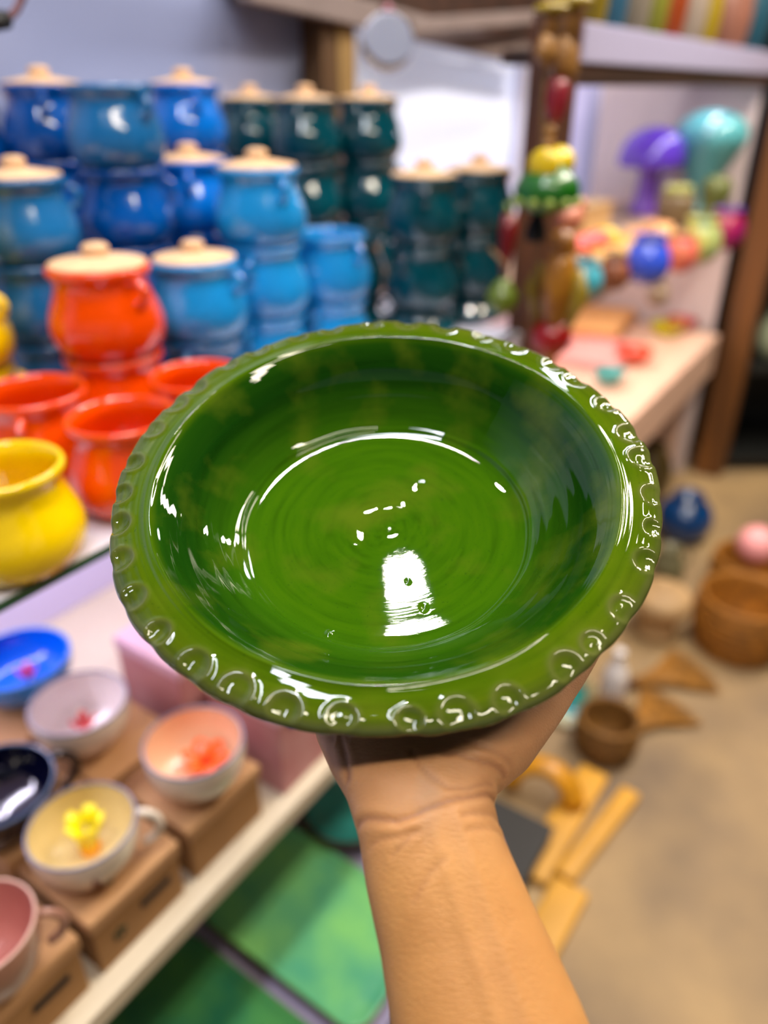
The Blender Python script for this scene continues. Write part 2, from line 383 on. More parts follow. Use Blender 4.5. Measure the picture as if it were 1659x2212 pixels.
top_i = int(np.argmax(prof[:, 0])); istop = (np.arange(nu) <= top_i)[:, None]
Wt = np.clip((Rr - .004) / .02, 0, 1)
def wav(a, b, c, ph): return np.sin(a * Rr * 1000 + b * Th + ph) * c
# throwing rings: slightly spiralling, uneven
ring = (wav(1.9, 1, .00005, 0) + wav(3.7, -1, .000035, 1) + wav(.9, 2, .00009, 2) * (Rr < .12)) * (.6 + .5 * np.sin(Th * 2 + 1)) * Wt * np.where(Rr < .076, .05, .7)
def ridge(r0, wdt, h, lo=-9, hi=9, wob=.0006, ph=0):
    rr = r0 + wob * np.sin(Th * 3 + ph) + wob * .4 * np.sin(Th * 11 + ph * 2)
    m = 1 / (1 + np.exp(-(Th - lo) * 6)) * 1 / (1 + np.exp((Th - hi) * 6))
    return h * np.exp(-((Rr - rr) / wdt) ** 2) * m
ring += ridge(.0768, .0009, .00055) + ridge(.0165, .002, .00018, 1.2, 3.6, wob=.001) + ridge(.034, .0022, .00016, .5, 2.6, wob=.002, ph=1)
ring += ridge(.1160, .0007, .0004, ph=.5) + ridge(.124, .002, .00012, wob=.0008, ph=2) + ridge(.092, .0012, .0003, ph=3) + ridge(.101, .0015, .00035, ph=4)
ring += (.0005 * np.sin(2 * Th + .6) + .0007 * np.sin(3 * Th + 2)) * np.clip((Rr - .07) / .05, 0, 1)
# a few pinholes and drips in the glaze
for (rx, ry, rad, h) in ((.011, -.036, .0011, -.0007), (.0185, -.0525, .0013, -.0009), (-.028, -.066, .0017, .0011), (.002, .0, .004, .0005), (.010, .020, .005, .0004), (-.012, -.012, .006, -.0003), (.018, .033, .004, .0006), (-.02, .004, .007, .0003), (.07, .035, .008, .0007), (.078, .02, .006, .0006)):
    d2 = (Rr * np.cos(Th) - rx) ** 2 + (Rr * np.sin(Th) - ry) ** 2
    ring += h * np.exp(-d2 / rad ** 2)
ring = ring * istop
crimp = np.zeros_like(Rr); lift = np.zeros_like(Rr); rad_d = np.zeros_like(Rr)
K = 36
for k in range(K):
    a = 2 * np.pi * (k + .32 * (rng.random() - .5)) / K + .05; sz = .0064 * (1 + .3 * (rng.random() - .5)); dep = .0019 * (1 + .9 * (rng.random() - .5))
    rc = .1313 + .0012 * (rng.random() - .5)
    du = (np.mod(Th - a + np.pi, 2 * np.pi) - np.pi) * .132; dv = (Rr - rc)
    dd = np.sqrt(du ** 2 + (dv * 1.05) ** 2) / sz
    dent = np.clip(1 - dd ** 2, 0, 1) ** 1.25
    lift += -dep * dent * (Rr > .118) + (.0011 if rng.random() < .35 else .0003) * np.exp(-(dd / .45) ** 2) * istop
    lift += (.0002 + .0003 * rng.random()) * np.exp(-((dd - 1.12) / .2) ** 2) * istop
    crimp = np.maximum(crimp, np.exp(-((dd - 1.0) / .28) ** 2)); crimp = np.maximum(crimp, .35 * np.clip(1.15 - dd, 0, 1))
    rad_d += -.0008 * np.exp(-(du / .0048) ** 2) * np.clip((Rr - .128) / .005, 0, 1)
rad_d += (.0006 * np.sin(5 * Th + 1) + .0005 * np.sin(9 * Th)) * np.clip((Rr - .125) / .008, 0, 1)
lift += .0005 * np.sin(23 * Th) * np.sin(7 * Th) * np.clip((Rr - .126) / .005, 0, 1)
edge_w = np.clip((Rr - .1325) / .002, 0, 1)
Rf = Rr + rad_d; Zf = -Dd + ring + lift
X = np.stack([Rf * np.cos(Th), Rf * np.sin(Th), Zf], -1).reshape(-1, 3)
idx = np.arange(nu * NT).reshape(nu, NT); nx = np.roll(idx, -1, 1)
faces = np.stack([idx[:-1], idx[1:], nx[1:], nx[:-1]], -1)[1:-1].reshape(-1, 4)
caps = [[int(idx[1, (k + 1) % NT]), int(idx[1, k]), int(idx[0, 0])] for k in range(NT)] 
caps = [[int(idx[0, 0]), int(idx[1, k]), int(idx[1, (k + 1) % NT])] for k in range(NT)] + [[int(idx[-2, k]), int(idx[-1, 0]), int(idx[-2, (k + 1) % NT])] for k in range(NT)]
me = bpy.data.meshes.new('bowl'); me.from_pydata(X.tolist(), [], faces.tolist() + caps); me.update()
for p in me.polygons: p.use_smooth = True
att = me.attributes.new('crimp', 'FLOAT', 'POINT'); cr = np.maximum(crimp * istop, .8 * edge_w).reshape(-1).astype(np.float32); att.data.foreach_set('value', cr)
bmx = bmesh.new(); bmx.from_mesh(me); bmesh.ops.delete(bmx, geom=[v for v in bmx.verts if not v.link_faces], context='VERTS'); bmesh.ops.recalc_face_normals(bmx, faces=bmx.faces); bmx.to_mesh(me); bmx.free()
for p in me.polygons: p.use_smooth = True
gm_ = bpy.data.materials.new('green_glaze'); t = nt(gm_); b = t.nodes['Principled BSDF']; L = t.links.new
tc = t.nodes.new('ShaderNodeTexCoord'); sx = t.nodes.new('ShaderNodeSeparateXYZ'); L(tc.outputs['Object'], sx.inputs[0])
def mth(op, a, b_=None, v=None):
    n = t.nodes.new('ShaderNodeMath'); n.operation = op
    if hasattr(a, 'links'): L(a, n.inputs[0])
    else: n.inputs[0].default_value = a
    if b_ is not None:
        if hasattr(b_, 'links'): L(b_, n.inputs[1])
        else: n.inputs[1].default_value = b_
    return n.outputs[0]
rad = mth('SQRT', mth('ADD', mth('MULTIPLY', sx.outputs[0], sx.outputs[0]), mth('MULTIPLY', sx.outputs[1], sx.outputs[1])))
ang = mth('ARCTAN2', sx.outputs[1], sx.outputs[0])
cb = t.nodes.new('ShaderNodeCombineXYZ'); L(mth('MULTIPLY', rad, 260), cb.inputs[0]); L(mth('MULTIPLY', mth('COSINE', ang), 1.6), cb.inputs[1]); L(mth('MULTIPLY', mth('SINE', ang), 1.6), cb.inputs[2])
brush = t.nodes.new('ShaderNodeTexNoise'); brush.inputs['Scale'].default_value = 1; brush.inputs['Detail'].default_value = 5; L(cb.outputs[0], brush.inputs['Vector'])
blot = t.nodes.new('ShaderNodeTexNoise'); blot.inputs['Scale'].default_value = 26; blot.inputs['Detail'].default_value = 5; L(tc.outputs['Object'], blot.inputs['Vector'])
spk = t.nodes.new('ShaderNodeTexNoise'); spk.inputs['Scale'].default_value = 900; spk.inputs['Detail'].default_value = 2; L(tc.outputs['Object'], spk.inputs['Vector'])
def ramp(src, st):
    n = t.nodes.new('ShaderNodeValToRGB'); L(src, n.inputs[0]); cr_ = n.color_ramp
    while len(cr_.elements) < len(st): cr_.elements.new(.5)
    for e, (p, c) in zip(cr_.elements, st): e.position = p; e.color = (*c, 1)
    return n.outputs[0]
def mix(fac, a, b_, mode='MIX'):
    n = t.nodes.new('ShaderNodeMix'); n.data_type = 'RGBA'; n.blend_type = mode
    if hasattr(fac, 'links'): L(fac, n.inputs['Factor'])
    else: n.inputs['Factor'].default_value = fac
    for s_, v in ((6, a), (7, b_)):
        if hasattr(v, 'links'): L(v, n.inputs[s_])
        else: n.inputs[s_].default_value = (*v, 1)
    return n.outputs[2]
# glaze green by radius; the darker wall band is shading painted into it
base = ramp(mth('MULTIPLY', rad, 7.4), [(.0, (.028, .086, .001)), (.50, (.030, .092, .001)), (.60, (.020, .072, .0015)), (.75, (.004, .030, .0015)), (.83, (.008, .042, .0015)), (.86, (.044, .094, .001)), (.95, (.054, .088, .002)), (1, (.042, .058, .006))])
var = ramp(brush.outputs['Fac'], [(.30, (.74, .78, .8)), (.5, (1, 1, 1)), (.74, (1.25, 1.10, 1.1))])
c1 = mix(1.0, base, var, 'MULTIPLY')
c2 = mix(ramp(blot.outputs['Fac'], [(.5, (0, 0, 0)), (.72, (.55, .55, .55))]), c1, (.085, .115, .006))
c3 = mix(ramp(spk.outputs['Fac'], [(.22, (.8, .8, .8)), (.34, (0, 0, 0))]), c2, (.01, .04, .004))
an = t.nodes.new('ShaderNodeAttribute'); an.attribute_name = 'crimp'
cf = mth('MULTIPLY', an.outputs['Fac'], ramp(blot.outputs['Fac'], [(.3, (.35, .35, .35)), (.65, (.9, .9, .9))]))
c4 = mix(cf, c3, (.085, .095, .022))
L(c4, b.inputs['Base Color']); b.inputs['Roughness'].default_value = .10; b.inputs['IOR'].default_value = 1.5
b.inputs['Specular IOR Level'].default_value = 0; b.inputs['Coat Weight'].default_value = 1; b.inputs['Coat Roughness'].default_value = .015; b.inputs['Coat IOR'].default_value = 1.45
bp = t.nodes.new('ShaderNodeBump'); bp.inputs['Strength'].default_value = .12; bp.inputs['Distance'].default_value = .0002
bp2 = t.nodes.new('ShaderNodeBump'); bp2.inputs['Strength'].default_value = .10; bp2.inputs['Distance'].default_value = .0005
L(brush.outputs['Fac'], bp.inputs['Height']); L(blot.outputs['Fac'], bp2.inputs['Height']); L(bp.outputs[0], bp2.inputs['Normal'])
L(bp2.outputs[0], b.inputs['Normal']); L(bp2.outputs[0], b.inputs['Coat Normal'])
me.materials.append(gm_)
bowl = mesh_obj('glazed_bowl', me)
bowl.matrix_world = Matrix.Translation(BC) @ Matrix((e1, e2, bn)).transposed().to_4x4()
tag(bowl, 'shallow green glazed clay bowl with crimped rim, held up on a hand', 'bowl')

# ================================================================ HAND AND FOREARM
def H(x, y, z): return Vector((x, y, EYE + z))
def loft(bm, secs, seg=40, power=2.3):
    rings = []; P = [s[0] for s in secs]
    for i, (c, a, b_) in enumerate(secs):
        d = (P[min(i + 1, len(P) - 1)] - P[max(i - 1, 0)]).normalized()
        x = Vector((1, 0, 0)); x = (x - d * x.dot(d)).normalized(); y = d.cross(x) * -1
        if y.z < 0: y = -y
        ring_ = []
        for k in range(seg):
            q = 2 * math.pi * k / seg; cx, sy = math.cos(q), math.sin(q)
            ring_.append(bm.verts.new(c + x * a * math.copysign(abs(cx) ** (2 / power), cx) + y * b_ * math.copysign(abs(sy) ** (2 / power), sy)))
        rings.append(ring_)
    for r0, r1 in zip(rings, rings[1:]):
        for k in range(seg): bm.faces.new((r0[k], r0[(k + 1) % seg], r1[(k + 1) % seg], r1[k]))
    bm.faces.new(rings[0][::-1]); bm.faces.new(rings[-1])
def chain(bm, pts, rad, seg=20):
    # tapered limb with rounded ends, densely interpolated
    P = [Vector(p) for p in pts]; o = []; rr = []
    n = 8
    for i in range(len(P) - 1):
        p0, p1, p2, p3 = P[max(i - 1, 0)], P[i], P[i + 1], P[min(i + 2, len(P) - 1)]
        for k in range(n):
            u = k / n
            o.append(.5 * ((2 * p1) + (p2 - p0) * u + (2 * p0 - 5 * p1 + 4 * p2 - p3) * u * u + (3 * p1 - p0 - 3 * p2 + p3) * u ** 3)); rr.append(rad[i] + (rad[i + 1] - rad[i]) * u)
    o.append(P[-1]); rr.append(rad[-1])
    d = (o[-1] - o[-2]).normalized(); r = rr[-1]
    for q in (20, 40, 60, 78): o.append(P[-1] + d * r * math.sin(R(q))); rr.append(r * math.cos(R(q)))
    add_tube(bm, o, rr, seg)
bm = bmesh.new()
loft(bm, [(H(.190, -.12, -.60), .046, .042), (H(.120, .00, -.49), .047, .040), (H(.070, .100, -.385), .0425, .0345), (H(.0405, .164, -.321), .0375, .029), (H(.0290, .190, -.2955), .0322, .0240), (H(.0215, .205, -.279), .0300, .0215),
          (H(.0176, .216, -.268), .0286, .0200), (H(.0165, .2285, -.2625), .0325, .0185), (H(.0150, .245, -.2600), .0390, .0178), (H(.0110, .264, -.2585), .0430, .0168), (H(.0080, .290, -.2570), .0430, .0145), (H(.0060, .318, -.2530), .0420, .0120), (H(.0055, .336, -.2465), .0405, .0098)])
chain(bm, [H(.022, .228, -.262), H(.050, .256, -.258), H(.080, .285, -.252), H(.1035, .311, -.234), H(.117, .337, -.2075)], [.0165, .0205, .0140, .0112, .0088])
chain(bm, [H(-.004, .246, -.259), H(-.017, .266, -.2575), H(-.027, .30, -.2565)], [.0125, .0150, .0130])
for (x0, x1, L_, r, dz) in ((.0365, .047, .072, .0086, 0), (.0140, .017, .080, .0090, 0), (-.0085, -.013, .074, .0085, 0), (-.0300, -.041, .057, .0076, 0)):
    y0 = .330; pts = []
    for u in (-.12, 0, .33, .66, 1.0):
        y = y0 + L_ * u * .93; zf = -.239 + (y - .316) * .36 - r - .001
        pts.append(H(x0 + (x1 - x0) * u, y, zf + (.004 if u == 1 else 0) - (.002 if u < 0 else 0)))
    chain(bm, pts, [r * 1.05, r * 1.06, r * 1.0, r * .95, r * .80], 18)
bmesh.ops.recalc_face_normals(bm, faces=bm.faces)
tmp = bpy.data.meshes.new('hand_raw'); bm.to_mesh(tmp); bm.free()
ho = bpy.data.objects.new('hand_raw', tmp); COL.objects.link(ho)
md = ho.modifiers.new('r', 'REMESH'); md.mode = 'VOXEL'; md.voxel_size = .0015; md.adaptivity = 0
ms = ho.modifiers.new('s', 'SMOOTH'); ms.factor = .5; ms.iterations = 14
ev = ho.evaluated_get(bpy.context.evaluated_depsgraph_get()); hm = bpy.data.meshes.new_from_object(ev)
bpy.data.objects.remove(ho)
# creases: polylines across wrist and palm heel (x, y in the shop frame), pressed into upward-facing skin
def cpt(px, py):
    z = -.242 - .017 * min(1, ((px - 925) / 150) ** 2); v = on(px, py, EYE + z); return (v.x, v.y)
CR = [([(770, 1765), (820, 1752), (861, 1744), (900, 1727), (927, 1716), (955, 1710), (984, 1709), (1020, 1715), (1050, 1718), (1095, 1716)], .0011, .0012),
      ([(886, 1618), (905, 1645), (927, 1662), (968, 1687), (1009, 1699), (1060, 1702)], .0006, .0011),
      ([(955, 1624), (985, 1632), (1009, 1646), (1042, 1666), (1090, 1685)], .0008, .0011),
      ([(1005, 1618), (1035, 1640), (1062, 1662), (1100, 1672)], .0005, .0011),
      ([(718, 1560), (727, 1590), (735, 1620), (748, 1670), (752, 1700)], .0008, .0012),
      ([(700, 1560), (712, 1595), (722, 1630)], .0006, .001),
      ([(740, 1580), (748, 1612), (754, 1640)], .0004, .001),
      ([(1122, 1480), (1138, 1530), (1146, 1580)], .0006, .0015),
      ([(1150, 1470), (1160, 1510)], .0004, .0012),
      ([(800, 1790), (850, 1768), (900, 1752)], .0004, .001), ([(850, 1790), (880, 1765), (905, 1748)], .0004, .0009), ([(900, 1838), (930, 1805), (962, 1790)], .0003, .0014),
      ([(1000, 1740), (1040, 1748), (1085, 1752)], .0005, .001), ([(1010, 1765), (1050, 1775), (1090, 1778)], .0003, .001)]
n = len(hm.vertices); co = np.empty(n * 3, np.float32); hm.vertices.foreach_get('co', co); co = co.reshape(-1, 3)
no = np.empty(n * 3, np.float32); hm.vertices.foreach_get('normal', no); no = no.reshape(-1, 3)
crs = np.zeros(n); disp = np.zeros(n)
for pts, dep, wd in CR:
    P = np.array([cpt(*p) for p in pts]); dmin = np.full(n, 9.)
    for a_, b2 in zip(P, P[1:]):
        ab = b2 - a_; u = np.clip(((co[:, :2] - a_) @ ab) / (ab @ ab), 0, 1); dmin = np.minimum(dmin, np.linalg.norm(co[:, :2] - (a_ + u[:, None] * ab), axis=1))
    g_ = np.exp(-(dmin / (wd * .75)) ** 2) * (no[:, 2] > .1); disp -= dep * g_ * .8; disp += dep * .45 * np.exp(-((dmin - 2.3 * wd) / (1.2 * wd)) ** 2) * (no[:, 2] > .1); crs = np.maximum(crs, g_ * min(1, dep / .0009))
# tendons under the forearm skin
ty = np.clip((.225 - co[:, 1]) / .02, 0, 1) * (no[:, 2] > 0)
for off, amp in ((-.004, .0006), (.008, .0005)):
    xc = .0176 + off + (.216 - co[:, 1]) * .42; disp += amp * np.exp(-((co[:, 0] - xc) / .003) ** 2) * ty
co += no * disp[:, None].astype(np.float32)
org = np.array(H(.0176, .216, -.268)); co -= org
hm.vertices.foreach_set('co', co.reshape(-1)); hm.update()
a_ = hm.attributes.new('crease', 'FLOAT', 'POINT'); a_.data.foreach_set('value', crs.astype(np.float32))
for p in hm.polygons: p.use_smooth = True
sk = bpy.data.materials.new('skin'); t = nt(sk); b = t.nodes['Principled BSDF']; L = t.links.new
tc = t.nodes.new('ShaderNodeTexCoord'); sx = t.nodes.new('ShaderNodeSeparateXYZ'); L(tc.outputs['Object'], sx.inputs[0])
yy = mth('ADD', mth('MULTIPLY', sx.outputs[1], 6), .5)
base = ramp(yy, [(.0, (.50, .235, .070)), (.35, (.55, .265, .085)), (.55, (.55, .275, .120)), (.85, (.53, .285, .155))])
n1 = t.nodes.new('ShaderNodeTexNoise'); n1.inputs['Scale'].default_value = 28; n1.inputs['Detail'].default_value = 6; L(tc.outputs['Object'], n1.inputs['Vector'])
c1 = mix(1, base, ramp(n1.outputs['Fac'], [(.3, (.88, .84, .82)), (.7, (1.07, 1.08, 1.1))]), 'MULTIPLY')
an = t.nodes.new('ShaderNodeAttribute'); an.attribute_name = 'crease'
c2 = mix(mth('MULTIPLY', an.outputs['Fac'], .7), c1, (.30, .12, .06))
# bluish vein by the wrist
vm = t.nodes.new('ShaderNodeMapping'); vm.inputs['Location'].default_value = (.003, .012, -.018); vm.inputs['Scale'].default_value = (120, 50, 30); L(tc.outputs['Object'], vm.inputs['Vector'])
vg = t.nodes.new('ShaderNodeTexGradient'); vg.gradient_type = 'SPHERICAL'; vm.vector_type = 'POINT'; L(vm.outputs[0], vg.inputs['Vector'])
c3 = mix(mth('MULTIPLY', vg.outputs['Fac'], .45), c2, (.25, .24, .22))
L(c3, b.inputs['Base Color']); b.inputs['Roughness'].default_value = .48; b.inputs['Subsurface Weight'].default_value = .18; b.inputs['Subsurface Radius'].default_value = (1, .35, .18); b.inputs['Subsurface Scale'].default_value = .006
b.inputs['Specular IOR Level'].default_value = .35
mp = t.nodes.new('ShaderNodeMapping'); mp.inputs['Rotation'].default_value = (0, 0, R(25)); mp.inputs['Scale'].default_value = (350, 1300, 700); L(tc.outputs['Object'], mp.inputs['Vector'])
n2 = t.nodes.new('ShaderNodeTexNoise'); n2.inputs['Scale'].default_value = 1; n2.inputs['Detail'].default_value = 3; n2.inputs['Distortion'].default_value = .8; L(mp.outputs[0], n2.inputs['Vector'])
bp = t.nodes.new('ShaderNodeBump'); bp.inputs['Strength'].default_value = .50; bp.inputs['Distance'].default_value = .0008; L(n2.outputs['Fac'], bp.inputs['Height']); L(bp.outputs[0], b.inputs['Normal'])
hm.materials.append(sk)
hand = mesh_obj('forearm_and_hand', hm); hand.location = org
tag(hand, 'bare forearm and open hand, palm up under the green bowl', 'person')

# ================================================================ CUPS AND BOXES ON THE LOWER SHELF
kraft = mat('kraft_cardboard', (.72, .54, .36), .75, var=.06, vscale=20)
kraft_d = mat('kraft_cardboard_side', (.62, .45, .26), .8, var=.08, vscale=20)
slot_m = mat('dark_slot', (.08, .05, .03), .8)
def gift_box(loc, label, rz=RZ, sz=.125, dp=.125, h=.09, slot=True, printm=True):
    t = empty('gift_box', loc, rz); tag(t, label, 'box', 'kraft gift boxes on the lower shelf')
    obj('box_body', box_bm((0, 0, h / 2 - .004), (sz - .006, dp - .006, h - .008), .002), kraft_d, t, smooth=False)
    obj('lid', box_bm((0, 0, h - .010), (sz, dp, .020), .004, seg=3), kraft, t, smooth=False)
    y = -dp / 2 + .003
    if slot: obj('slot', box_bm((.022, y, h * .52), (.042, .004, .010), .001), slot_m, t, smooth=False)
    if printm:
        bm = bmesh.new()
        for k in range(5):
            a = R(72 * k + 10); add_box(bm, (-.030 + .006 * math.cos(a), y, h * .42 + .006 * math.sin(a)), (.005, .0036, .005), .001)
        obj('print_mark', bm, mat('dark_green_ink', (.20, .22, .10), .8), t, smooth=False)
    return t
HB = .09
def bx(px, py): v = on(px, py, ZL + HB); return (v.x, v.y, ZL)
def boxpos(s, n): v = SH(s, n, ZL); return v
def rel(px, py):
    v = on(px, py, ZL + HB) - F0; v.z = 0; return v.dot(U), v.dot(N)
sa, na = rel(418, 1803); sb, nb = rel(179, 2006)
NF = (na + nb) / 2
gift_box(boxpos(sb + .066, NF + .064), 'kraft gift box with a dark slot, under the yellow flower cup')
gift_box(boxpos(sa + .060, NF + .064), 'kraft gift box at the row end, under the orange flower bowl', slot=False, printm=False)
gift_box(boxpos(sb - .070, NF + .064), 'kraft gift box in the bottom left corner, under the pink mug')
gift_box(boxpos(sb + .062, NF + .200), 'kraft gift box behind the front row, under the navy bowl', slot=False)
gift_box(boxpos(sa + .046, NF + .200), 'kraft gift box behind the front row, under the red flower bowl', slot=False)
gift_box(boxpos(sb + .125, NF + .350), 'kraft gift box in the rear row, under the blue bowl', slot=False)
cream = mat('cream_glaze', (.90, .84, .76), .25, coat=.4, var=.04)
creamy = mat('pale_yellow_glaze', (.92, .84, .62), .25, coat=.4, var=.04)
peach = mat('peach_glaze', (.95, .78, .64), .25, coat=.4, var=.04)
whiteg = mat('white_glaze', (.95, .91, .90), .22, coat=.4)
rimm = mat('grey_rim_glaze', (.48, .48, .55), .3, coat=.4)
def cup(name, label, cat, loc, rad, h, outer, inner, rim_m, handle=None, group=None, scale=1):
    t = empty(name, loc, 0); tag(t, label, cat, group)
    o = [(0, 0), (rad * .45, 0), (rad * .50, .004), (rad * .78, h * .22), (rad * .96, h * .55), (rad, h * .85), (rad * .985, h * .97)]
    i = [(rad * .945, h * .97), (rad * .95, h * .84), (rad * .90, h * .55), (rad * .72, h * .24), (rad * .4, .011), (0, .009)]
    obj('body', lathe_bm(o, 48, sm=2), outer, t); obj('inner_wall', lathe_bm(i, 48, sm=2), inner, t)
    rm = bmesh.new(); add_tube(rm, arc((0, 0, h * .975), rad * .965, 0, 352.5, 48, (1, 0, 0), (0, 1, 0)), rad * .03, 8, True)
    obj('rim', rm, rim_m, t)
    if handle is not None:
        a = R(handle); d = Vector((math.cos(a), math.sin(a), 0))
        pts = arc(d * rad * .93 + Vector((0, 0, h * .58)), rad * .42, -80, 82, 14, d, (0, 0, 1))
        obj('handle', tube_bm(pts, rad * .085, 10), outer, t)
    return t
def bz(px, py, z): v = on(px, py, z); return (v.x, v.y, z)
ZB = ZL + HB
b2 = cup('cup_bowl', 'white bowl with grey rim and orange flower inside, on the end gift box', 'bowl', bz(432, 1690, ZB), .061, .072, cream, peach, rimm, group='handmade cups on gift boxes')
b1 = cup('cup_bowl', 'white bowl with a red flower inside, behind the orange flower bowl', 'bowl', bz(190, 1600, ZB), .062, .070, cream, whiteg, rimm, group='handmade cups on gift boxes')
b3 = cup('tea_cup', 'cream cup with handle, yellow flower inside and painted figure outside', 'cup', bz(200, 1868, ZB), .058, .068, cream, creamy, rimm, handle=18, group='handmade cups on gift boxes')
b4 = cup('cup_bowl', 'sky blue bowl with a purple red flower inside, under the yellow pot', 'bowl', bz(60, 1490, ZB), .070, .060, mat('bowl_blue_glaze', (.10, .50, .82), .2, coat=.5), mat('bowl_inner_blue', (.0, .38, .85), .2, coat=.5), MATS['bowl_blue_glaze'], group='handmade cups on gift boxes')
b5 = cup('cup_bowl', 'navy blue bowl with dark handle at the left edge', 'bowl', bz(15, 1775, ZB), .066, .062, mat('black_brown_glaze', (.12, .10, .11), .2, coat=.5), mat('navy_glaze', (.02, .03, .14), .12, coat=.8), mat('slate_blue_rim', (.25, .36, .50), .25, coat=.4), handle=40, group='handmade cups on gift boxes')
b6 = cup('mug', 'dusty pink mug with handle in the bottom left corner', 'mug', bz(-5, 2115, ZB), .052, .082, mat('brown_pink_glaze', (.62, .44, .36), .35, coat=.2), mat('dusty_pink_glaze', (.72, .45, .42), .3, coat=.3), mat('pale_pink_rim', (.80, .64, .58), .3), handle=25, group='handmade cups on gift boxes')
# painted figure on the cream cup
bm = bmesh.new()
a0 = R(-62)
def on_cup(a, z, r=.0575): return Vector((r * math.cos(a), r * math.sin(a), z))
add_tube(bm, [on_cup(a0, .018, .043), on_cup(a0 + .02, .030, .053), on_cup(a0, .044, .0568)], [.003, .0055, .004], 8, flat=.3)
obj('painted_figure', bm, mat('brown_red_paint', (.48, .24, .16), .5), b3)
for da, z, rr in ((-.42, .009, .036), (.30, .012, .041)):
    bm = bmesh.new(); add_tube(bm, [on_cup(a0 + da - .13, z, rr), on_cup(a0 + da, z + .002, rr + .002), on_cup(a0 + da + .13, z, rr)], [.001, .004, .001], 8, flat=.4)
    obj('painted_leaf', bm, mat('leaf_green_paint', (.16, .30, .12), .5), b3)
def flower(label, loc, cols, size, petals=5, upright=.5):
    t = empty('clay_flower', loc, random.random() * 3); tag(t, label, 'flower')
    pm, cm = cols
    for k in range(petals):
        a = 2 * math.pi * k / petals; d = Vector((math.cos(a), math.sin(a), 0))
        bm = bmesh.new()
        add_tube(bm, [d * size * .05, d * size * .4 + Vector((0, 0, size * upright * .4)), d * size * .8 + Vector((0, 0, size * upright)), d * size + Vector((0, 0, size * upright * 1.1))],
                 [size * .12, size * .34, size * .32, size * .06], 10, flat=.25)
        obj('petal', bm, pm, t)
    obj('flower_center', ball_bm(size * .2, (1, 1, .8), (0, 0, size * .12), 16), cm, t)
    return t
red = mat('red_glaze', (.80, .05, .12), .3, coat=.3); org_ = mat('orange_paint', (.97, .36, .0), .35, coat=.3); yel = mat('bright_yellow', (.95, .88, .0), .35, coat=.2)
cen = mat('dark_red_center', (.70, .10, .0), .4); org2 = mat('golden_orange', (.93, .62, .0), .4); mag = mat('magenta_glaze', (.60, .10, .55), .3)
flower('orange flower lying in the peach lined bowl', Vector(bz(445, 1650, ZB + .018)), (org_, cen), .030, 6, .5)
flower('small red flower in the white bowl', Vector(bz(185, 1575, ZB + .016)), (red, cen), .017, 4, 1.0)
flower('small magenta flower in the sky blue bowl', Vector(bz(62, 1465, ZB + .016)), (red, mag), .015, 4, 1.1)
t = empty('clay_flower', Vector(bz(197, 1835, ZB + .012)), .3); tag(t, 'yellow trumpet flower in the cream cup', 'flower')
for k in range(5):
    a = 2 * math.pi * k / 5; d = Vector((math.cos(a), math.sin(a), 0))
    obj('petal', tube_bm([d * .003, d * .008 + Vector((0, 0, .02)), d * .014 + Vector((0, 0, .040)), d * .020 + Vector((0, 0, .050))], [.003, .008, .011, .006], 10, flat=.35), yel, t)
obj('flower_base', lathe_bm([(0, -.002), (.010, -.001), (.012, .006), (.008, .016), (0, .018)], 20, sm=1), org2, t)
# pink floral boxes behind the cups
pinkm = mat('pink_paper', (.78, .56, .56), .6, col2=(.74, .47, .48), vscale=14)
pinkt = mat('pale_pink_paper', (.88, .70, .76), .55, var=.05)
lil = mat('purple_print', (.60, .40, .85), .6); drd = mat('dark_red_print', (.45, .05, .05), .6)
def pink_box(s, n, sz, dp, h, label, spots):
    q_ = on(s, n, ZL + h); q_.z = ZL; t = empty('floral_box', q_, RZ); tag(t, label, 'box', 'pink floral boxes on the lower shelf')
    obj('box_body', box_bm((0, 0, h / 2), (sz, dp, h), .004), pinkm, t, smooth=False)
    obj('lid', box_bm((0, 0, h + .006), (sz + .004, dp + .004, .02), .004), pinkt, t, smooth=False)
    for (x, z, r, m) in spots:
        obj('printed_flower', lathe_bm([(0, 0), (r, 0), (r, .001), (0, .0015)], 10, sm=0, M=Matrix.Translation((x, -dp / 2 - .001, z)) @ Matrix.Rotation(R(90), 4, 'X')), m, t)
v = SH(0, 0, 0)
pink_box(596, 1462, .14, .13, .13, 'pink floral box standing right behind the orange flower bowl', [(-.04, .12, .012, lil), (.03, .06, .010, drd), (.0, .14, .008, lil)])
pink_box(430, 1350, .20, .13, .15, 'pink floral box in the rear, left of the green bowl rim', [(-.04, .15, .014, lil), (.02, .10, .012, drd), (.04, .16, .010, lil)])
pink_box(765, 1325, .15, .14, .15, 'pink floral box hidden largely behind the hand', [(-.03, .09, .012, lil), (.03, .05, .010, drd)])

# ================================================================ LOW BENCH WITH GREEN TRAYS
ZK = .27
bench = empty('low_bench', SH(0, 0, 0), RZ); tag(bench, 'low lilac grey bench in front of the shelf carrying green trays', 'bench')
bm_ = mat('lilac_grey_cloth', (.50, .47, .58), .6, var=.12, vscale=10)
obj('bench_top', box_bm((-.05, -.055, ZK - .015), (1.33, .37, .03), .004), bm_, bench, smooth=False)
for x in (-.6, .55):
    for y in (-.20, .09): obj('leg', box_bm((x, y, (ZK - .03) / 2), (.04, .04, ZK - .03), .003), wood('bench_wood', (.36, .26, .12), (.46, .34, .18), 3), bench, smooth=False)
trayg = mat('mottled_green_glaze', (.30, .60, .46), .16, coat=.6, col2=(.48, .74, .42), vscale=9)
trayd = mat('deep_green_glaze', (.12, .40, .30), .16, coat=.6, col2=(.28, .52, .26), vscale=9)
brownm = mat('brown_clay_edge', (.42, .30, .10), .5, var=.2)
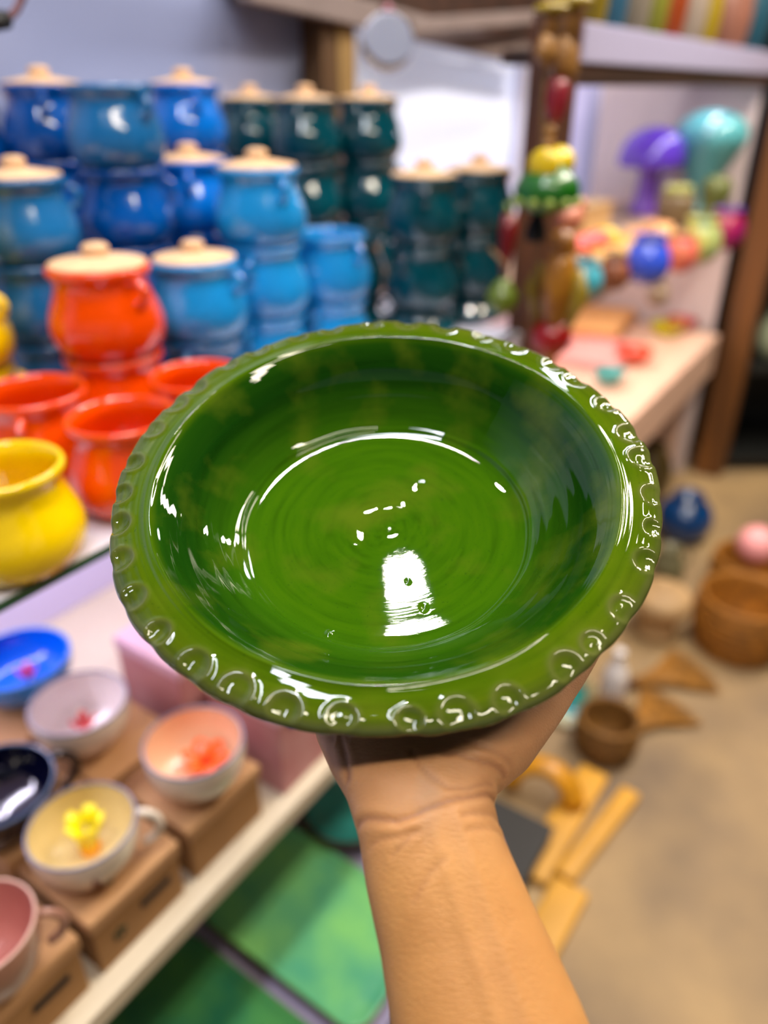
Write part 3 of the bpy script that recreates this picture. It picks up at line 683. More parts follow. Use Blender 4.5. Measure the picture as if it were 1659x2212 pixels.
def tray(loc, lx, ly, m, label, rz):
    t = empty('rectangular_tray', loc, rz); tag(t, label, 'tray', 'green trays on the low bench')
    def rr(lx, ly, r, z, n=8):
        o = []
        for cx, cy, a in ((1, 1, 0), (-1, 1, 90), (-1, -1, 180), (1, -1, 270)):
            for k in range(n + 1):
                q = R(a + 90 * k / n); o.append(((lx / 2 - r) * cx + r * math.cos(q), (ly / 2 - r) * cy + r * math.sin(q), z))
        return o
    def lo(ls, cap0=True, cap1=True):
        bm = bmesh.new(); rs = [[bm.verts.new(p) for p in l] for l in ls]; n = len(rs[0])
        for a, b_ in zip(rs, rs[1:]):
            for k in range(n): bm.faces.new((a[k], a[(k + 1) % n], b_[(k + 1) % n], b_[k]))
        if cap0: bm.faces.new(rs[0][::-1])
        if cap1: bm.faces.new(rs[-1])
        return bm
    obj('tray_surface', lo([rr(lx - .02, ly - .02, .030, .004), rr(lx - .004, ly - .004, .034, .012), rr(lx - .002, ly - .002, .035, .017), rr(lx - .010, ly - .010, .032, .018), rr(lx - .022, ly - .022, .028, .0125), rr(lx - .05, ly - .05, .02, .0115)]), m, t)
    obj('clay_edge', lo([rr(lx - .03, ly - .03, .028, 0), rr(lx + .001, ly + .001, .036, .010), rr(lx + .003, ly + .003, .037, .0135), rr(lx - .003, ly - .003, .035, .0135)], True, False), brownm, t)
    return t
ztr = .30 - .0  # surface height of the trays from the photograph's perspective
pa, pb, pc = on(596, 1783, .30), on(404, 1980, .30), on(790, 2195, .30)
ub = (pa - pb).normalized(); ln = (pa - pb).length; vb = (pc - pb); wid_ = vb.length
ctr = (pa + pc) / 2
tang = math.atan2(ub.y, ub.x)
tray(Vector((ctr.x, ctr.y, ZK)), ln + .01, wid_ + .01, trayg, 'large mottled light green rectangular tray left of the forearm', tang)
c2_ = ctr - ub * (ln + .028)
tray(Vector((c2_.x, c2_.y, ZK)), ln, wid_, trayd, 'deeper green rectangular tray cut by the bottom edge', tang)
c3_ = c2_ - ub * (ln + .02)
tray(Vector((c3_.x, c3_.y, ZK)), ln, wid_, mat('olive_glaze', (.34, .40, .12), .2, coat=.5, var=.2), 'olive green tray corner at the bottom edge', tang)
# round teal dish with brown rim
pr = on(745, 1765, .30)
t = empty('round_dish', (pr.x + .005, pr.y + .03, ZK), 0); tag(t, 'round teal dish with thick brown rim, left of the wrist', 'dish')
obj('dish_wall', lathe_bm([(0, 0), (.055, 0), (.088, .018), (.092, .028), (.088, .031), (.080, .026)], 48), mat('dark_brown_rim', (.24, .17, .10), .35, coat=.3), t)
obj('glazed_inside', lathe_bm([(.081, .0265), (.070, .014), (.04, .009), (0, .008)], 48), mat('teal_glaze', (.16, .48, .46), .18, coat=.6, var=.2, vscale=20), t)

# ================================================================ THINGS ON THE FLOOR
def planks(loc, rz, label, L_=.42, wd=.075, tilt=0):
    o = obj('wooden_plank', box_bm((0, 0, .012), (L_, wd, .024), .008, seg=3), mat('yellow_wood', (.80, .58, .18), .5, var=.12, vscale=10), None, loc, (0, tilt, rz)); tag(o, label, 'plank', 'yellow planks on the floor'); return o
a = on(1275, 1680, .02); c = on(1160, 1870, .02); m_ = (a + c) / 2
planks((m_.x, m_.y, 0), math.atan2((a - c).y, (a - c).x), 'long yellow plank on the floor right of the wrist', (a - c).length + .06, .07)
a2 = on(1225, 1930, .02); c2 = on(1120, 2120, .02); m2 = (a2 + c2) / 2
planks((m2.x, m2.y, 0), math.atan2((a2 - c2).y, (a2 - c2).x), 'nearer yellow plank on the floor beside the forearm', (a2 - c2).length + .05, .075)
m3 = m_ + Vector((.07, -.03, 0))
planks((m3.x, m3.y, 0), math.atan2((a - c).y, (a - c).x) - .12, 'dull yellow plank lying right of the long bright plank', .30, .045)
# yellow carved arch
pt = on(1150, 1760, 0.0)
o = obj('wooden_arch', tube_bm(arc((0, 0, .0), .075, 5, 175, 18, (1, 0, 0), (0, .35, .93)), [.028] * 18, 14, flat=.7), mat('golden_yellow_wood', (.80, .54, .04), .45, var=.2, vscale=18, coat=.2), None, (pt.x + .02, pt.y + .03, .025), (0, 0, R(-25)))
tag(o, 'golden yellow carved wooden arch beside the thumb', 'carving')
# straw brushes / baskets
straw = mat('brown_straw', (.48, .32, .10), .7, var=.35, vscale=60, bump=.6, bscale=200)
def basket(loc, r, h, label, m=straw, open_=.8, group=None):
    t = empty('wicker_basket', loc, random.random()); tag(t, label, 'basket', group)
    prof_ = [(0, 0), (r * .7, 0)]
    n_ = 9
    for k in range(n_):
        z = h * k / (n_ - 1); rr_ = r * (.72 + .28 * math.sin(math.pi * (.15 + .6 * k / (n_ - 1))))
        prof_ += [(rr_, z), (rr_ + .006, z + h / n_ * .35), (rr_, z + h / n_ * .7)]
    rt = prof_[-1][0]
    prof_ += [(rt - .008, h * 1.02), (rt * .9, h * .8), (rt * .75, h * .1), (0, h * .08)]
    obj('basket_body', lathe_bm(prof_, 40, sm=1), m, t)
    obj('basket_rim', tube_bm(arc((0, 0, h * 1.02), rt, 0, 352.5, 48, (1, 0, 0), (0, 1, 0)), .007, 8, True), m, t)
    return t
p = on(1315, 1650, 0); basket((p.x, p.y + .05, 0), .075, .10, 'small brown wicker basket on the floor beyond the planks')
# straw whisks (fans of stems)
def whisk(loc, rz, label, L_=.22):
    t = empty('straw_whisk', loc, rz); tag(t, label, 'broom', 'straw whisks on the floor')
    bm = bmesh.new()
    for k in range(26):
        a = R(-26 + 2 * k) ; z = .012 + .014 * random.random()
        add_tube(bm, [(0, .004 * math.sin(k), z), (L_ * .5 * math.cos(a * .7), L_ * .5 * math.sin(a * .7), z + .004), (L_ * math.cos(a), L_ * math.sin(a), .006 + .01 * random.random())], [.004, .004, .0025], 5)
    o = obj('bristles', bm, mat('golden_straw', (.62, .42, .14), .7, var=.3, vscale=40), t); o['kind'] = 'stuff'
    obj('handle', tube_bm([(-.10, 0, .02), (.02, 0, .02)], [.010, .013], 12), mat('binding_brown', (.38, .22, .08), .6), t)
p = on(1345, 1600, 0); whisk((p.x, p.y, 0), R(38), 'golden straw whisk fanned out beside the white bottle')
p = on(1375, 1490, 0); whisk((p.x - .02, p.y, 0), R(20), 'straw whisk lying farther back near the beige stone pot', .24)
# white bottle
p = on(1330, 1560, 0)
t = empty('white_bottle', (p.x, p.y + .06, 0), 0); tag(t, 'slim white ceramic bottle standing beside the straw whisks', 'bottle')
obj('bottle_body', lathe_bm([(0, 0), (.028, 0), (.034, .01), (.035, .08), (.032, .12), (.016, .15), (.013, .18), (.017, .186), (.012, .19), (0, .188)], 32), mat('white_ceramic', (.88, .85, .84), .3, coat=.3), t)
# beige round stool like jar
p = on(1425, 1390, 0)
t = empty('stone_jar', (p.x, p.y + .05, 0), 0); tag(t, 'squat beige stone jar on the floor right of the bowl rim', 'jar')
obj('jar_body', lathe_bm([(0, 0), (.055, 0), (.062, .02), (.05, .045), (.060, .07), (.085, .10), (.09, .13), (.075, .155), (.05, .165), (0, .166)], 40), mat('beige_stone', (.72, .58, .40), .6, var=.15, bump=.2), t)
obj('jar_lid', lathe_bm([(0, .176), (.03, .175), (.04, .168), (.04, .166), (0, .165)], 30, sm=1), MATS['beige_stone'], t)
# teal centred plate leaning on the bench
p = on(1235, 1530, .05)
t = empty('small_plate', (p.x, p.y + .02, .062), R(10)); t.rotation_euler = (R(50), 0, R(-20)); tag(t, 'small cream plate with teal centre leaning beside the thumb', 'plate')
obj('plate_rim', lathe_bm([(0, -.006), (.04, -.006), (.068, .006), (.070, .009), (.066, .009), (.042, 0)], 40, sm=1), mat('cream_plate', (.66, .62, .46), .35, coat=.3), t)
obj('plate_center', lathe_bm([(.044, .001), (.03, -.002), (0, -.003)], 32, sm=1), mat('teal_centre', (.22, .62, .52), .25, coat=.5, col2=(.15, .45, .55), vscale=30), t)
# dark crate on the floor beside the planks
p = on(1105, 1830, 0.06)
t = empty('dark_crate', (p.x - .02, p.y, 0), RZ); tag(t, 'dark grey low crate behind the yellow plank, right of the wrist', 'crate')
obj('crate_body', box_bm((0, 0, .03), (.20, .14, .06), .006), mat('dark_grey_plastic', (.20, .19, .17), .6), t, smooth=False)
obj('crate_rim', box_bm((0, 0, .062), (.208, .148, .008), .002), mat('darker_grey_plastic', (.15, .14, .13), .6), t, smooth=False)
# blue jar at the foot of the right post, olive pot behind
p = on(1480, 1178, 0)
t = empty('blue_jar', (p.x, p.y + .05, 0), 0); tag(t, 'dark blue round jar on the floor at the foot of the far post', 'jar')
obj('jar_body', lathe_bm([(0, 0), (.05, 0), (.085, .03), (.098, .08), (.090, .125), (.065, .155), (.05, .165), (.055, .18), (.048, .182), (.04, .165), (0, .14)], 44), mat('dark_blue_glaze', (.02, .22, .42), .25, coat=.4, var=.2), t)
p = on(1425, 1110, 0)
t = empty('olive_jar', (p.x - .03, p.y + .14, 0), 0); tag(t, 'olive brown jar behind the dark blue jar', 'jar')
obj('jar_body', lathe_bm([(0, 0), (.07, 0), (.10, .06), (.10, .14), (.07, .20), (.06, .22), (.065, .235), (.05, .235), (0, .2)], 44), mat('olive_brown_glaze', (.28, .22, .08), .4, coat=.3, var=.3), t)
p = on(1440, 1260, 0)
t = empty('grey_green_jug', (p.x, p.y + .02, 0), 0); tag(t, 'small grey green jug between the blue jar and the stone jar', 'jug')
obj('jug_body', lathe_bm([(0, 0), (.04, 0), (.055, .03), (.05, .08), (.03, .11), (.035, .13), (.028, .13), (0, .1)], 32), mat('grey_green_glaze', (.42, .40, .28), .4, coat=.3, var=.2), t)
obj('handle', tube_bm(arc((.04, 0, .085), .028, -80, 85, 10, (1, 0, 0), (0, 0, 1)), .005, 8), MATS['grey_green_glaze'], t)
# golden baskets and the pink ball
gold = mat('golden_wicker', (.60, .38, .08), .65, var=.35, vscale=40, bump=.6, bscale=120)
gg = 'golden wicker baskets at the right edge'
p = on(1615, 1440, 0); basket((p.x, p.y + .1, 0), .13, .17, 'large golden wicker basket at the right edge', gold, group=gg)
p2 = on(1628, 1205, .13); basket((p2.x, p2.y, 0), .12, .125, 'lower golden basket behind, under the pink ball', gold, group=gg)
pz = (p2.x, p2.y, .12)
t = empty('pink_ball', pz, 0); tag(t, 'pale pink ball resting on the rear golden basket', 'ball')
t.location = (pz[0], pz[1], .128)
obj('ball_body', ball_bm(.062, c=(0, 0, .05)), mat('pale_pink', (.93, .62, .62), .4), t)
obj('ball_cap', lathe_bm([(0, .116), (.010, .115), (.014, .110), (.012, .104)], 16, sm=1), MATS['pale_pink'], t)
# dark cabinet with green plates beyond the right post
cab = empty('dark_cabinet', Vector((1.95, 3.20, 0)), 0); tag(cab, 'dark open cabinet with green ware beyond the far post', 'cabinet')
dk = mat('near_black_wood', (.06, .06, .045), .6)
obj('back_panel', box_bm((0, .22, .95), (1.0, .03, 1.9)), dk, cab, smooth=False)
obj('side_panel', box_bm((-.50, 0, .95), (.03, .45, 1.9)), dk, cab, smooth=False)
obj('side_panel', box_bm((.50, 0, .95), (.03, .45, 1.9)), dk, cab, smooth=False)
for z in (.05, .45, .85, 1.25, 1.88): obj('shelf_board', box_bm((0, 0, z), (.98, .45, .025)), mat('brown_pink_board', (.40, .28, .22), .6) if z == .85 else dk, cab, smooth=False)
pg = mat('pale_green_glaze', (.28, .52, .34), .3, coat=.4); 
for i, (x, z, r) in enumerate(((-.35, .8625, .09), (-.12, .8625, .08), (-.35, 1.2625, .09), (-.12, 1.2625, .08), (-.35, .4625, .08), (-.12, .4625, .08))):
    q = cab.location + Vector((x, -.10, 0))
    t = empty('green_vase', (q.x, q.y, z), 0); tag(t, ['wide', 'narrow'][i % 2] + ' pale green vase on the ' + {0: 'middle', 1: 'upper', 2: 'lower'}[i // 2] + ' board of the dark cabinet', 'vase', 'green vases in the dark cabinet')
    obj('vase_body', lathe_bm([(0, 0), (r * .5, 0), (r * .9, r * .5), (r, r * 1.2), (r * .7, r * 2.0), (r * .45, r * 2.3), (r * .55, r * 2.6), (r * .4, r * 2.6), (0, r * 2)], 32), pg if i != 4 else mat('pale_cream_glaze', (.60, .62, .50), .3, coat=.3), t)

# ================================================================ RIGHT BAY: TOYS AND VASES
def rb(px, py, n, z):   # on a shelf of height z, n behind the front: keep the photograph's column, snap to the board
    v = front(px, py, n); return Vector((v.x, v.y, z))
zs = ZG
# purple mushroom
p = rb(1395, 430, .26, zs)
t = empty('mushroom_figurine', p, RZ + R(20)); tag(t, 'purple ceramic mushroom figurine with a domed cap on the middle shelf', 'figurine')
pur = mat('purple_glaze', (.42, .27, .80), .25, coat=.5, var=.12, vscale=14)
obj('cap', lathe_bm([(0, .275), (.04, .270), (.085, .245), (.108, .20), (.112, .16), (.100, .150), (.07, .165), (0, .17)], 40), pur, t)
obj('stem', lathe_bm([(0, 0), (.055, 0), (.050, .02), (.036, .07), (.034, .13), (.042, .175), (0, .176)], 32), mat('purple_stem', (.48, .30, .74), .3, coat=.4), t)
obj('painted_face', lathe_bm([(0, .0), (.020, 0), (.018, .05), (.012, .075), (.022, .095), (.022, .115), (.012, .13), (0, .132)], 24, M=Matrix.Translation((-.035, -.055, 0))), mat('grey_lilac', (.58, .48, .66), .4), t)
# turquoise top
p = rb(1510, 425, .12, zs)
t = empty('turquoise_cone', p, 0); tag(t, 'turquoise cone shaped vase with a domed top right of the mushroom', 'vase')
tq = mat('turquoise_glaze', (.34, .64, .66), .3, coat=.4, var=.12, vscale=14)
obj('cone_body', lathe_bm([(0, 0), (.03, 0), (.028, .01), (.022, .03), (.05, .10), (.10, .19), (.125, .24), (.11, .285), (.06, .315), (0, .322)], 40), tq, t)
obj('foot', lathe_bm([(0, 0), (.045, 0), (.04, .012), (.024, .026), (0, .028)], 30), tq, t)
# brown pot with plant-like yellow green top, olive ball
p = rb(1462, 430, .10, zs)
t = empty('toy_pot', p, 0); tag(t, 'small brown pot with yellow green bumps between purple and turquoise pieces', 'pot')
obj('pot_body', lathe_bm([(0, 0), (.035, 0), (.055, .03), (.060, .07), (.05, .10), (0, .105)], 30), mat('brown_grey_glaze', (.46, .38, .26), .5, var=.2), t)
for k in range(6):
    a = k * 1.05; obj('bump', ball_bm(.02, (1, 1, .9), (.028 * math.cos(a), .028 * math.sin(a), .108), 12), mat('yellow_green_paint', (.56, .56, .26), .5), t)
p = rb(1545, 430, .03, zs)
t = empty('olive_toy', p, 0); tag(t, 'olive green rounded piece under the turquoise cone at right', 'figurine')
obj('toy_body', lathe_bm([(0, 0), (.04, 0), (.05, .02), (.035, .05), (.05, .09), (.04, .13), (0, .14)], 28), mat('olive_paint', (.36, .38, .14), .5, var=.2), t)
# cream box, red rattle with yellow cap
p = rb(1265, 415, .26, zs)
t = empty('cream_box', p, RZ); tag(t, 'cream cardboard box behind the red rattle', 'box')
obj('box_body', box_bm((0, 0, .045), (.20, .10, .09), .006), mat('cream_card', (.90, .74, .50), .6), t, smooth=False)
obj('box_lid', box_bm((0, 0, .094), (.205, .105, .012), .003), MATS['cream_card'], t, smooth=False)
p = rb(1275, 470, .10, zs)
t = empty('red_rattle', p + Vector((0, 0, .042)), RZ + R(-4)); tag(t, 'red cylinder rattle with a yellow end cap lying on the middle shelf', 'toy')
RM = Matrix.Rotation(R(90), 4, 'Y')
obj('rattle_body', lathe_bm([(0, -.10), (.036, -.10), (.040, -.09), (.040, .07), (.036, .078), (0, .08)], 32, sm=1, M=RM), mat('coral_red', (.90, .28, .25), .4, coat=.2), t)
obj('end_cap', lathe_bm([(0, .08), (.034, .08), (.042, .09), (.042, .118), (.034, .128), (0, .13)], 32, sm=1, M=RM), mat('cap_yellow', (.86, .74, .0), .4, coat=.2), t)
# row of cream shells / small cream cups on the shelf front
shell = mat('cream_yellow_glaze', (.93, .76, .45), .4, coat=.2, var=.08)
shell2 = mat('peach_cream_glaze', (.95, .74, .52), .4, coat=.2, var=.08)
nm = ['leftmost', 'second', 'third', 'fourth', 'fifth', 'rightmost']
for i in range(6):
    px = 1258 + i * 33; p = rb(px, 505 - i * 5, .045, zs)
    t = empty('cream_cup', p, i); tag(t, f'{nm[i]} cream yellow cup in the row on the middle shelf front', 'cup', 'cream cups on the middle shelf')
    obj('cup_body', lathe_bm([(0, 0), (.025, 0), (.040, .02), (.044, .045), (.038, .062), (.034, .062), (.038, .045), (.03, .012), (0, .010)], 28), shell if i < 4 else shell2, t)
    obj('handle', tube_bm(arc((.038, 0, .034), .016, -80, 80, 8, (1, 0, 0), (0, 0, 1)), .004, 6), shell, t)
# little mugs hanging from hooks on the shelf edge
def hanging_mug(px, py, r, m, label, rimc=None, dn=-.03):
    v = front(px, py, dn); zt = ZG - .015
    t = empty('hanging_mug', v, RZ); tag(t, label, 'mug', 'mugs hanging from the middle shelf edge')
    obj('mug_body', lathe_bm([(0, -r), (r * .5, -r), (r * .92, -r * .55), (r, 0), (r * .82, r * .55), (r * .62, r * .78), (r * .70, r), (r * .62, r), (r * .52, r * .76), (r * .7, r * .4), (r * .85, 0), (0, -r * .8)], 32), m, t)
    obj('rim_band', tube_bm(arc((0, 0, r * .98), r * .68, 0, 345, 24, (1, 0, 0), (0, 1, 0)), r * .06, 6, True), rimc or m, t)
    hz = max(zt - v.z, r * 1.2)
    bm = bmesh.new(); add_tube(bm, arc((0, 0, r * .8), r * .62, 0, 180, 9), .0025, 6); add_tube(bm, [(0, 0, r * 1.4), (0, -dn * .9, hz)], .002, 6)
    obj('hook', bm, mat('wire', (.35, .3, .25), .4, metal=.8), t)
hanging_mug(1398, 562, .056, mat('royal_blue_glaze', (.20, .32, .80), .25, coat=.5), 'royal blue round mug hanging under the middle shelf edge', mat('navy_band', (.14, .22, .62), .3))
hanging_mug(1264, 603, .036, mat('light_teal_glaze', (.28, .66, .74), .3, coat=.4), 'light teal round mug hanging lowest at the left')
hanging_mug(1325, 590, .036, mat('rust_brown_glaze', (.52, .29, .18), .4, coat=.2), 'rust brown mug between the teal and blue mugs')
hanging_mug(1470, 545, .050, mat('orange_pink_glaze', (.82, .46, .30), .35, col2=(.80, .25, .35), vscale=30), 'orange and pink striped mug right of the blue one', mat('band_tan', (.70, .58, .30), .4))
hanging_mug(1512, 520, .062, mat('lime_yellow_glaze', (.72, .68, .28), .35, col2=(.40, .62, .50), vscale=22), 'lime yellow and teal mug fourth along the shelf edge')
hanging_mug(1567, 495, .062, mat('crimson_glaze', (.60, .05, .16), .35, col2=(.42, .10, .45), vscale=16), 'crimson and violet mug nearest the far post', mat('violet_band', (.32, .24, .62), .4))
hanging_mug(1421, 636, .030, mat('grey_cream_glaze', (.62, .52, .42), .4), 'small grey cream mug under the royal blue mug')
# tray, papers and small dishes on the lower display shelf
zl = ZL + .02
def slab(px, py, sx_, sy_, h, m, label, cat='tray', nm_='pink_tray', n=.2, lip=True):
    v = on(px, py, zl); t = empty(nm_, (v.x, v.y, zl), RZ); tag(t, label, cat)
    obj('tray_base', box_bm((0, 0, h * .3), (sx_, sy_, h * .6), .004), m, t, smooth=False)
    if lip:
        for (cx, cy, wx, wy) in ((0, sy_ / 2, sx_, .012), (0, -sy_ / 2, sx_, .012), (sx_ / 2, 0, .012, sy_), (-sx_ / 2, 0, .012, sy_)):
            obj('tray_side', box_bm((cx, cy, h / 2), (wx, wy, h), .002), m, t, smooth=False)
    return t
slab(1250, 765, .30, .34, .03, mat('pink_tray', (.93, .66, .64), .4, var=.05), 'pale pink tray on the lower display shelf')
v = SH(2.66, .42, 0)
t = empty('orange_paper_stack', (v.x, v.y, zl), RZ + R(8)); tag(t, 'stack of orange tan paper behind the pink tray', 'paper')
for k in range(4): obj('sheet', box_bm((.004 * k * (-1) ** k, .003 * k, .006 + .012 * k), (.40, .28, .011), .002), mat('tan_paper', (.84, .62, .38), .6), t, smooth=False)
def dish(px, py, r, m, label, h=.045):
    v = on(px, py, zl); q = v - F0; v = SH(min(q.dot(U), 2.82), min(q.dot(N), .5), 0); t = empty('small_dish', (v.x, v.y, zl), 0); tag(t, label, 'dish', 'colourful dishes on the lower display shelf')
    obj('dish_body', lathe_bm([(0, 0), (r * .5, 0), (r * .9, h * .5), (r, h), (r * .94, h), (r * .8, h * .45), (r * .4, h * .2), (0, h * .18)], 36), m, t)
    obj('dish_rim', tube_bm(arc((0, 0, h), r * .97, 0, 348, 30, (1, 0, 0), (0, 1, 0)), r * .04, 6, True), m, t)
dish(1313, 828, .050, mat('aqua_glaze', (.32, .70, .70), .3, coat=.4), 'aqua dish nearest the bowl rim')
dish(1366, 782, .062, mat('red_orange_glaze', (.90, .28, .06), .3, coat=.4), 'red orange dish second from the bowl')
dish(1438, 724, .062, mat('lime_glaze', (.78, .76, .0), .3, coat=.4), 'lime yellow dish third from the bowl')
dish(1500, 686, .062, mat('raspberry_glaze', (.66, .14, .18), .3, coat=.4), 'raspberry red dish farthest from the bowl')
# vases along the top shelf
def vase(px, n, r, h, m, label, k=0):
    v = front(px, 60, n); t = empty('tall_vase', (v.x, v.y, ZT + .08), k); tag(t, label, 'vase', 'tall coloured vases on the top shelf')
    obj('vase_body', lathe_bm([(0, 0), (r * .6, 0), (r * .72, .01), (r * .95, h * .25), (r, h * .45), (r * .8, h * .7), (r * .5, h * .86), (r * .62, h), (r * .5, h), (r * .38, h * .85), (r * .6, h * .6), (0, h * .4)], 32), m, t)
    obj('neck_band', tube_bm(arc((0, 0, h * .86), r * .52, 0, 345, 24, (1, 0, 0), (0, 1, 0)), r * .07, 6, True), m, t)
vc = [(1265, 'mustard yellow', (.50, .42, .02), .040), (1308, 'slate blue', (.16, .34, .44), .042), (1352, 'stone grey', (.48, .44, .38), .050), (1396, 'olive green', (.44, .44, .12), .046), (1432, 'rusty red', (.52, .20, .02), .052),
      (1474, 'off white', (.56, .50, .44), .060), (1512, 'golden yellow', (.56, .47, .02), .050), (1560, 'dusty pink brown', (.54, .35, .28), .080), (1608, 'petrol blue', (.10, .27, .33), .075), (1652, 'dark bottle green', (.03, .12, .10), .09)]
for i, (px, nm_, c_, r_) in enumerate(vc):
    vase(px, .085 + .02 * (i % 2), r_, .30 + .02 * (i % 3), mat('vase_' + nm_.replace(' ', '_'), c_, .45, coat=.15, var=.12), f'{nm_} tall vase on the top shelf at upper right', i)

# ================================================================ HANGING TOYS ON THE BROWN POST
def hang_pt(px, py): return front(px, py, -.075)
cordm = mat('jute_cord', (.45, .33, .18), .8)
# string running the whole way (a thing of its own)
c0, c1 = hang_pt(1184, -60), hang_pt(1152, 745)
o = obj('hanging_string', tube_bm([c0, (c0 + c1) / 2, c1], .003, 8), cordm); tag(o, 'jute string with wooden toys hanging before the brown post', 'string')
tanw = mat('tan_carved_wood', (.55, .38, .16), .5, var=.15, vscale=20, coat=.2)
tany = mat('mustard_paint', (.55, .46, .02), .45, coat=.2)
def spoon(px, pt_, pb_, r, label):
    a = hang_pt(px, pt_); b_ = hang_pt(px, pb_); L_ = a.z - b_.z
    t = empty('wooden_spoon', b_ + N * -.01, RZ); tag(t, label, 'spoon', 'carved wooden spoons on the brown post')
    obj('spoon_bowl', lathe_bm([(0, 0), (r * .7, .012), (r, L_ * .22), (r * .85, L_ * .45), (r * .45, L_ * .60), (0, L_ * .62)], 24, squash=.55), tanw, t)
    obj('spoon_handle', tube_bm([(0, 0, L_ * .55), (0, 0, L_ * .8), (0, 0, L_)], [r * .5, r * .45, r * .55], 12, flat=.8), tanw, t)
    obj('painted_cap', lathe_bm([(0, L_ * .86), (r * .7, L_ * .87), (r * .95, L_ * .94), (r * .75, L_ * 1.02), (0, L_ * 1.05)], 20), tany, t)
spoon(1164, 10, 152, .027, 'short carved wooden spoon with yellow cap on the post')
spoon(1202, -10, 192, .033, 'long carved wooden spoon with yellow cap on the post')
def hung(name, label, cat, px, pytop, pybot, parts):
    a = hang_pt(px, pytop); b_ = hang_pt(px, pybot); L_ = a.z - b_.z
    t = empty(name, b_ + N * -.012, RZ); tag(t, label, cat)
    for pn, pr, m, seg, sq in parts: obj(pn, lathe_bm([(r * L_, z * L_) for r, z in pr], seg, squash=sq), m, t)
    return t
mar = mat('maroon_paint', (.52, .09, .16), .45, coat=.2)
hung('maroon_bell', 'maroon painted wooden bell hanging below the spoons', 'ornament', 1180, 168, 270, [('bell_body', [(0, 0), (.16, .0), (.30, .2), (.40, .55), (.38, .85), (.22, 1.0), (0, 1.0)], mar, 24, .7), ('clapper', [(0, -.06), (.07, -.03), (.06, .06), (0, .08)], tanw, 14, 1)])
hung('tan_bead', 'tan wooden bead column between the maroon bell and yellow bow', 'ornament', 1166, 268, 325, [('bead', [(0, 0), (.28, .06), (.38, .30), (.22, .5), (.36, .72), (.26, .96), (0, 1)], tanw, 20, .8), ('ring', [(.2, 1), (.24, 1.04), (.2, 1.08), (.14, 1.04)], tanw, 16, 1)])
# yellow bow
a = hang_pt(1150, 352)
t = empty('yellow_bow', a + N * -.03, RZ); t.scale = (1.05,) * 3; tag(t, 'bright yellow wooden bow hanging above the green basket', 'ornament')
yb = mat('yellow_paint', (.80, .68, .0), .4, coat=.2)
for sg in (-1, 1): obj('bow_wing', lathe_bm([(0, 0), (.012, .004), (.022, .024), (.020, .036), (0, .040)], 20, M=Matrix.Rotation(R(90 * sg), 4, 'Y')), yb, t)
obj('bow_knot', ball_bm(.013), yb, t)
# green basket with pale dots
a = hang_pt(1136, 456)
t = empty('green_gourd', a + N * -.03, RZ); t.scale = (1, 1, .85); tag(t, 'green painted gourd with a row of pale dots, hanging on the post', 'ornament')
obj('gourd_body', lathe_bm([(0, 0), (.022, .0), (.042, .012), (.048, .032), (.042, .055), (.024, .072), (.010, .080), (0, .081)], 32), mat('leaf_green_glaze', (.06, .34, .02), .35, coat=.4), t)
for k in range(12):
    a_ = R(30 * k); obj('painted_dot', ball_bm(.008, (1, 1, 1), (.044 * math.cos(a_), .044 * math.sin(a_), .020), 10), mat('pale_green_paint', (.50, .58, .22), .5), t)
hung('black_tassel', 'black tassel hanging under the green gourd', 'tassel', 1140, 452, 520, [('tassel_head', [(0, .8), (.2, .8), (.3, .9), (.2, 1), (0, 1)], mat('black_wool', (.02, .02, .02), .9), 16, 1), ('tassel_skirt', [(0, 0), (.36, .0), (.34, .4), (.2, .8), (0, .82)], MATS['black_wool'], 20, 1)])
a = hang_pt(1205, 470)
t = empty('salmon_bird', a + N * -.02, RZ); tag(t, 'small salmon pink wooden bird beside the black tassel', 'ornament')
sal = mat('salmon_paint', (.76, .46, .36), .45)
obj('bird_body', ball_bm(.026, (1.25, .8, .85)), sal, t); obj('bird_head', ball_bm(.014, c=(.03, 0, .016)), sal, t); obj('beak', lathe_bm([(0, .012), (.005, 0), (0, -.001)], 10, sm=0, M=Matrix.Translation((.043, 0, .016)) @ Matrix.Rotation(R(90), 4, 'Y')), tany, t)
# golden carved parrot
a = hang_pt(1168, 620)
t = empty('carved_parrot', a + N * -.03, RZ); tag(t, 'golden carved wooden parrot hanging low on the brown post', 'ornament')
gp = mat('golden_brown_paint', (.66, .44, .04), .45, coat=.3, col2=(.45, .24, .03), vscale=24)
obj('bird_body', lathe_bm([(0, -.07), (.018, -.06), (.034, -.02), (.036, .02), (.026, .055), (0, .062)], 28, squash=.8), gp, t)
obj('head', ball_bm(.024, (1, .9, 1), (0, 0, .070)), gp, t)
obj('beak', tube_bm([(.016, 0, .075), (.032, 0, .070), (.034, 0, .056)], [.009, .007, .002], 10), mat('beak_dark', (.25, .14, .04), .4), t)
for sg in (-1, 1): obj('wing', tube_bm([(0, .028 * sg, .035), (-.006, .036 * sg, 0), (-.012, .028 * sg, -.06)], [.010, .019, .004], 10, flat=.4), tany, t)
obj('tail', tube_bm([(-.004, 0, -.05), (-.010, 0, -.10), (-.014, 0, -.15)], [.014, .016, .008], 10, flat=.5), gp, t)
a = hang_pt(1160, 722)
t = empty('red_apple', a + N * -.025, RZ); tag(t, 'red painted ornament with a pale spot at the bowl rim', 'ornament')
obj('apple_body', lathe_bm([(0, -.030), (.018, -.032), (.034, -.01), (.034, .012), (.018, .030), (0, .024)], 28), mat('red_paint', (.60, .02, .02), .35, coat=.4), t)
obj('pale_spot', ball_bm(.010, (1, .5, 1), (.006, -.030, -.008), 12), mat('pale_pink_spot', (.85, .6, .65), .5), t)
a = front(1085, 640, -.03)
t = empty('lime_gourd', a, RZ); tag(t, 'small olive green gourd left of the golden parrot', 'ornament')
